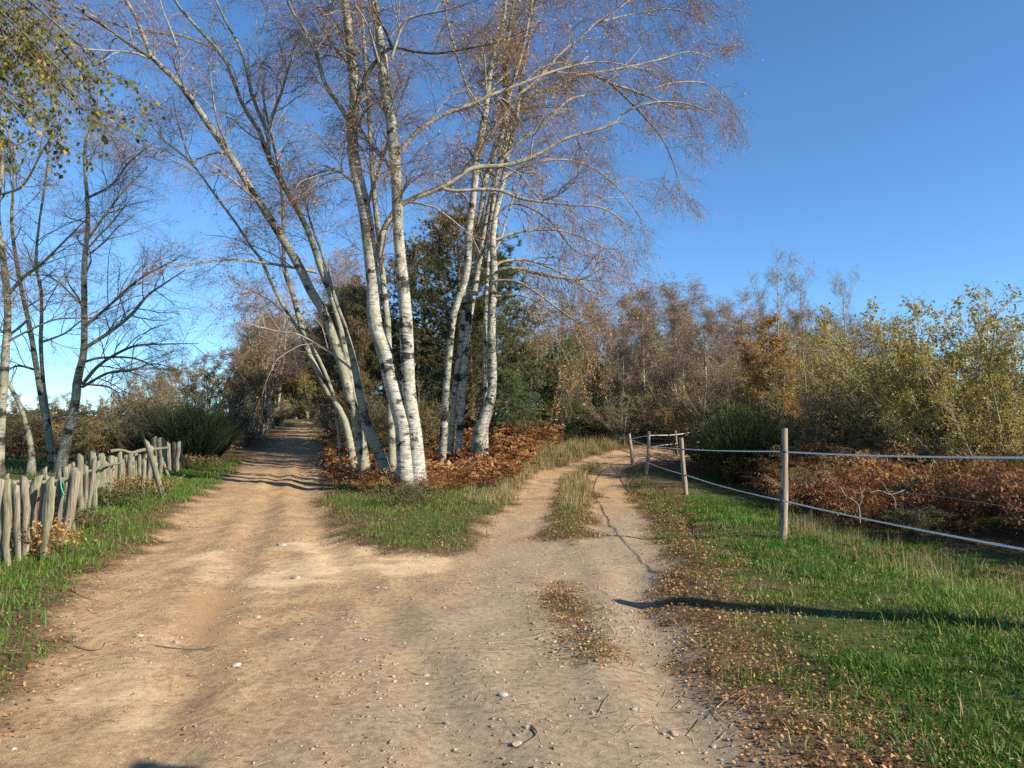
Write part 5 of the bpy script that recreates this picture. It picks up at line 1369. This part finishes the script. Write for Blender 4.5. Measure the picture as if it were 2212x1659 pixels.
p0 = gnd(14, 1238)
SF = thing('stake_fence', 'rustic fence of crooked weathered wooden stakes beside the left track', 'fence', (p0[0], p0[1], tz(p0[0], p0[1])))
for k_ in range(20):                                         # the pales stand close, some slipped behind others
    t_ = rng.random() ** 1.2
    bu = np.interp(t_, [0, 0.35, 0.7, 1], [-10, 130, 230, 330]); bv = np.interp(t_, [0, 0.35, 0.7, 1], [1228, 1150, 1086, 1056])
    tv = np.interp(t_, [0, 0.35, 0.7, 1], [1048, 1020, 992, 978]) + rng.normal() * 9
    STAKES.append(((bu + rng.normal() * 9, tv), (bu, bv - 6), float(np.interp(t_, [0, 1], [20, 10]) * rng.uniform(0.7, 1.0))))
for i, (tp, bs, w) in enumerate(STAKES):
    stake_part(SF, tp, bs, w, random.choice(['stake', 'stake', 'stake_mossy']), back=0.0 if i % 2 else 0.06)
def log_part(parent, uvd, w, name, mat):
    p = np.array([[*at(*q), w * rng.uniform(0.8, 1.15)] for q in uvd])
    q = smooth_line(p, 22)
    return add_stem(parent, q[:, :3], q[:, 3], M[mat], name, 7, 0, 0.4)
log_part(SF, [(236, 975, 15.2), (262, 972, 15.8), (283, 978, 16.2), (310, 972, 17), (335, 970, 18), (362, 967, 19)], 0.035, 'rail', 'stake_mossy')
log_part(SF, [(-30, 1046, 8.3), (40, 1040, 8.6), (95, 1042, 9.0), (140, 1035, 10), (180, 1022, 11.2), (230, 1006, 13.5), (262, 1000, 14.8)], 0.024, 'rail', 'stake_mossy')
# rusty corrugated sheets leaning inside the stakes
def sheet(u0, u1, v0, v1, d, label):
    n = 13
    P0 = at(u0, v1, d); P1 = at(u1, v1, d + 0.6); top = at(u0, v0, d)
    zb = tz(P0[0], P0[1]); H = top[2] - zb
    V, f = [], []
    for i in range(n):
        z = zb + H * i / (n - 1)
        off = 0.02 * (1 if i % 2 else -1)
        for P_ in (P0, P1):
            V.append((P_[0] + off, P_[1] + off + 0.10 * i / n, z)); 
    for i in range(n):
        for P_ in (P0, P1):
            z = zb + H * i / (n - 1)
            off = 0.02 * (1 if i % 2 else -1)
            V.append((P_[0] + off - 0.004, P_[1] + off + 0.10 * i / n + 0.005, z))
    for i in range(n - 1):
        a = i * 2; f.append((a, a + 1, a + 3, a + 2)); b = n * 2 + i * 2; f.append((b + 1, b, b + 2, b + 3))
    o = Acc().add(np.array(V), np.array(f)).build('corrugated_sheet', M['rust'], smooth=True)
    tag(o, label, 'metal sheet')
sheet(238, 282, 1000, 1072, 15.9, 'rusty corrugated iron sheet behind the middle stakes')
sheet(62, 140, 1062, 1180, 9.9, 'rusty corrugated iron sheet behind the nearest stakes')
# green twine
tw = [at(131, 1035, 9.15), at(133, 1055, 9.1), at(141, 1072, 9.1), at(146, 1064, 9.1), at(137, 1068, 9.1), at(139, 1085, 9.1), at(137, 1100, 9.1)]
q = smooth_line(np.column_stack([np.array(tw), np.full(len(tw), 0.008)]), 24)
v, f, r = tubes(q[None, :, :3], q[None, :, 3], 5)
tag(Acc().add(v, f, 0.5, r).build('twine', M['twine'], smooth=True), 'green plastic twine knotted round a stake', 'twine')
# remains of stakes farther up the track
FS = thing('stake_fence', 'far run of short pale stakes in bracken up the left track', 'fence', (-13.5, 38, tz(-13.5, 38)))
for u, v0, v1 in [(528, 930, 950), (535, 925, 950), (541, 928, 949), (549, 924, 948), (556, 930, 948), (563, 932, 947)]:
    d = 36
    x = (u - CX) / F * d
    tp = at(u + rng.normal() * 2, v0, d); z = tz(x, d)
    q = np.array([[x, d, z - 0.1, 0.045], [x, d, z + 0.5, 0.04], [tp[0], d, max(tp[2], z + 0.85), 0.032]])
    q = smooth_line(q, 6)
    add_stem(FS, q[:, :3], q[:, 3], M['stake'], 'stake', 6, 0, 0.3)

# ------------------------------------------------------------------ electric tape fence on the right
g1 = gnd(1690, 1172)
EF = thing('electric_fence', 'electric horse fence of rough wooden posts and white tape', 'fence', (g1[0], g1[1], tz(g1[0], g1[1])))
def post(base, top, w, bark=False, bend=0.0):
    g = gnd(*base); d = g[1]
    b = np.array([g[0], d, tz(g[0], d) - 0.2]); t = at(top[0], top[1], d)
    r = w / F * d / 2
    m = (b + t) / 2 + np.array([bend, 0, 0])
    q = smooth_line(np.array([[*b, r * 1.1], [*m, r], [*t, r * 0.86]]), 22)
    o = add_stem(EF, q[:, :3], q[:, 3], M['post'], 'post', 12, 0, 0.35)
    tv, tf, _ = tubes(np.array([[t - [0, 0, 0.004], t + [0, 0, 0.002]]]), np.array([[r * 0.86, 0.002]]), 12)
    Acc().add(tv, tf, 0.5).build('post_end', M['post'], o)
    if bark:
        n = 14
        for i in range(16):
            zf = rng.uniform(0.22, 0.96); c = b + (t - b) * zf
            an = math.pi + rng.normal() * 0.35
            L, Wd = rng.uniform(0.05, 0.13), rng.uniform(0.25, 0.5)
            V, f = [], []
            for a_ in range(4):
                for h_ in range(3):
                    aa = an + (a_ / 3 - 0.5) * Wd * 2
                    rr = r * (1.04 + 0.14 * rng.random())
                    V.append(c + np.array([math.cos(aa) * rr, math.sin(aa) * rr, (h_ / 2 - 0.5) * L + rng.normal() * 0.008]))
            for a_ in range(3):
                for h_ in range(2):
                    k = a_ * 3 + h_; f.append((k, k + 3, k + 4, k + 1))
            Acc().add(np.array(V), np.array(f)).build('bark_flake', M['post_bark'], o)
    return b, t, d, r, o
P1 = post((1690, 1172), (1695, 925), 15, True, 0.01)
P2 = post((1484, 1073), (1471, 946), 10, False, -0.01)
P3 = post((1393, 1031), (1402, 932), 7.5, False, 0.03)
P4 = post((1369, 1004), (1359, 937), 7, False)
P5 = post((1464, 985), (1459, 929), 5, False)
# next posts along the fence, just out of the picture
def post_at(x, y, h, r):
    z = tz(x, y)
    q = smooth_line(np.array([[x, y, z - 0.2, r * 1.1], [x + 0.02, y, z + h * 0.5, r], [x + 0.02, y, z + h, r * 0.9]]), 16)
    o = add_stem(EF, q[:, :3], q[:, 3], M['post'], 'post', 10, 0, 0.3)
    t = q[-1, :3]
    tv, tf, _ = tubes(np.array([[t - [0, 0, 0.004], t + [0, 0, 0.002]]]), np.array([[r * 0.9, 0.002]]), 10)
    Acc().add(tv, tf, 0.5).build('post_end', M['post'], o)
    return o
post_at(3.90, 5.02, 1.70, 0.125)
post_at(8.2, 24.5, 1.45, 0.05)
post_at(11.5, 26.0, 1.45, 0.05)

def tape(pts, w=0.03, sag=0.0, name='tape'):
    pts = np.array(pts, float)
    n = 40
    s = np.linspace(0, 1, n)
    seg = smooth_line(pts, n) if len(pts) > 2 else pts[0] + (pts[1] - pts[0]) * s[:, None]
    seg[:, 2] -= sag * 4 * s * (1 - s)
    tg = norm(np.gradient(seg, axis=0))
    tw_ = np.sin(s * 7 + rng.uniform(0, 6)) * 0.35
    nx = norm(np.cross(tg, [0, 0, 1.0]))
    upv = np.array([0, 0, 1.0]) * np.cos(tw_)[:, None] + nx * np.sin(tw_)[:, None]
    th = nx * np.cos(tw_)[:, None] * 0.001
    V = np.stack([seg - upv * w / 2 - th, seg + upv * w / 2 - th, seg + upv * w / 2 + th, seg - upv * w / 2 + th], 1).reshape(-1, 3)
    f = []
    for i in range(n - 1):
        for j in range(4):
            f.append((i * 4 + j, i * 4 + (j + 1) % 4, i * 4 + 4 + (j + 1) % 4, i * 4 + 4 + j))
    return Acc().add(V, np.array(f)).build(name, M['tape'], EF)
off = 0.0
d1, d2, d3, d4, d5 = P1[2], P2[2], P3[2], P4[2], P5[2]
k1, k2 = d1 - 0.08, d2 - 0.07
pr = at(2330, 989, 5.02 - 0.07); prl = at(2330, 1208, 5.02 - 0.07)
tape([at(1695, 976, k1), pr], 0.018, 0.02)
tape([at(1478, 970, k2), at(1695, 975, k1)], 0.018, 0.015)
tape([at(1405, 965, d3 - 0.07), at(1478, 970, k2)], 0.018, 0.0)
tape([at(1360, 949, d4 - 0.06), at(1405, 965, d3 - 0.07)], 0.018, 0.0)
tape([at(1688, 1081, k1), prl], 0.017, 0.02)
tape([at(1482, 1026, k2), at(1688, 1081, k1)], 0.017, 0.03)
tape([at(1398, 999, d3 - 0.07), at(1482, 1026, k2)], 0.017, 0.02)
tape([at(1365, 978, d4 - 0.06), at(1398, 999, d3 - 0.07)], 0.017, 0.0)
tape([at(1361, 948, d4 - 0.06), at(1402, 941, d3 + 0.07), at(1460, 939, d5 - 0.05), at(1520, 929, d5 + 2)], 0.018, 0.0)
tape([at(1368, 979, d4 - 0.06), at(1405, 966, d3 + 0.07), at(1464, 958, d5 - 0.05)], 0.018, 0.0)
def insul(o, p):
    v, f, _ = tubes(np.array([[p + np.array([0, 0.03, 0]), p + np.array([0, -0.005, 0]), p + np.array([0, -0.02, 0])]]), np.array([[0.012, 0.018, 0.008]]), 8)
    Acc().add(v, f).build('insulator', M['insulator'], o, True)
insul(P1[4], at(1695, 976, k1)); insul(P1[4], at(1688, 1081, k1)); insul(P2[4], at(1478, 970, k2)); insul(P2[4], at(1482, 1026, k2))
# old thin wire low in the ferns
def wire(pts, label):
    p = smooth_line(np.column_stack([np.array(pts), np.full(len(pts), 0.0022)]), 20)
    v, f, r = tubes(p[None, :, :3], p[None, :, 3], 4)
    tag(Acc().add(v, f).build('wire', M['wire'], smooth=True), label, 'wire')
wire([at(1600, 1028, 13), at(1720, 1040, 11), at(1840, 1056, 10), at(2010, 1070, 9.2), at(2240, 1105, 8.4)], 'thin old wire strung through the ferns below the tape')
# bleached dead branch hung in the ferns
def dead_branch():
    p0 = at(1852, 1110, 9.9)
    t = thing('dead_branch', 'bleached grey dead branch tangled in the bracken', 'branch', (p0[0], p0[1], tz(p0[0], p0[1])))
    for tr, w in [([(1858, 1130, 9.9), (1855, 1095, 9.9), (1842, 1080, 9.8), (1826, 1070, 9.8), (1816, 1052, 9.9)], 0.009), ([(1855, 1095, 9.9), (1862, 1078, 9.9), (1858, 1052, 10)], 0.006), ([(1842, 1080, 9.8), (1858, 1074, 9.7), (1870, 1048, 9.7)], 0.005), ([(1935, 1100, 9.8), (1932, 1078, 9.8), (1918, 1062, 9.8), (1905, 1040, 9.8)], 0.006), ([(1880, 1064, 9.8), (1900, 1060, 9.8), (1925, 1068, 9.8), (1955, 1058, 9.9)], 0.007)]:
        q = smooth_line(np.array([[*at(*a), w * (1 - 0.5 * i / len(tr))] for i, a in enumerate(tr)]), 14)
        add_stem(t, q[:, :3], q[:, 3], M['dead_wood'], 'twig', 6, 0, 0.3)
dead_branch()

# brambles at the foot of the stakes and heather at the birch foot
def leafy_mound(name, label, cat, u, v, rx, rz_, n, mat, size, d=None):
    g = gnd(u, v)
    t = thing(name, label, cat, (g[0], g[1], tz(g[0], g[1])))
    k = 70
    base = np.column_stack([g[0] + rng.normal(size=k) * rx * 0.45, g[1] + rng.normal(size=k) * rx * 0.35])
    P_ = np.zeros((k, 5, 3)); an = rng.uniform(0, 6.28, k)
    for j in range(5):
        s = j / 4
        P_[:, j, 0] = base[:, 0] + np.cos(an) * s * rx * 0.5; P_[:, j, 1] = base[:, 1] + np.sin(an) * s * rx * 0.4
        P_[:, j, 2] = terrain(base[:, 0], base[:, 1]) - 0.02 + rz_ * (1.6 * s - 0.75 * s * s) * rng.uniform(0.6, 1.1, k)
    R_ = np.full((k, 5), 0.0025)
    L2, R2 = spawn(P_, R_, 5, 0.2, 1.0, 0.08, 0.22, 0.4, 1.0, 0.1, 3, 0.8, 0.0015, 0.002)
    a = Acc(); v_, f, r = ribbons(P_, R_); a.add(v_, f, 0.3, r); v_, f, r = ribbons(L2, R2); a.add(v_, f, 0.5, r)
    a.build('stems', M['twig'], t, kind='stuff')
    v_, f, vr = leaves_on(L2, n, size, 0.03, 0.3, 0.1)
    Acc().add(v_, f, vr).build('leaves', M[mat], t, kind='stuff')
leafy_mound('bramble_bush', 'green and brown bramble at the foot of the middle stakes', 'bramble', 235, 1100, 0.75, 0.42, 1900, 'bramble', 0.04)
leafy_mound('bramble_bush', 'bramble spilling from the stakes by the leaning brace', 'bramble', 300, 1078, 0.7, 0.42, 1500, 'leaf_brown', 0.04)
leafy_mound('bramble_bush', 'low bramble between the stakes and the green verge', 'bramble', 165, 1150, 0.5, 0.30, 1000, 'bramble', 0.035)
leafy_mound('bracken_tuft', 'withered orange bracken tuft between the nearest stakes', 'bracken', 78, 1208, 0.45, 0.42, 900, 'leaf_orange', 0.035)
leafy_mound('heather_bush', 'dark green and rust heather at the foot of the twin birch', 'heather', 880, 1098, 0.8, 0.45, 2600, 'bramble', 0.03)
leafy_mound('bramble_bush', 'brown bramble under the broom at the stake fence end', 'bramble', 415, 1014, 0.8, 0.45, 1300, 'leaf_brown', 0.05)

# unseen pole added on the right to cast the rounded shadow in the foreground
def pole():
    x, y, h = 2.55, 0.95, 2.72
    tip = gnd(292, 1650)
    zt = tz(tip[0], tip[1]); z = 0.0
    for _ in range(4):
        L = (z + h - zt) / math.tan(SUN_EL)
        x = tip[0] + math.sin(SUN_AZ) * L; y = tip[1] + math.cos(SUN_AZ) * L
        z = tz(x, y)
    t = thing('shadow_pole', 'added unseen pole with a rounded top, casting the foreground shadow', 'pole', (x, y, z))
    q = smooth_line(np.array([[x, y, z - 0.3, 0.085], [x, y, z + 1.5, 0.08], [x, y, z + h - 0.05, 0.075]]), 16)
    add_stem(t, q[:, :3], q[:, 3], M['post'], 'shaft', 12, 0, 0.25)
    c = q[-1, :3]
    cv, cf, _ = tubes(np.array([[c, c + [0, 0, 0.03], c + [0, 0, 0.05], c + [0, 0, 0.055]]]), np.array([[0.075, 0.06, 0.03, 0.002]]), 12)
    Acc().add(cv, cf).build('rounded_top', M['post'], t, True)
pole()
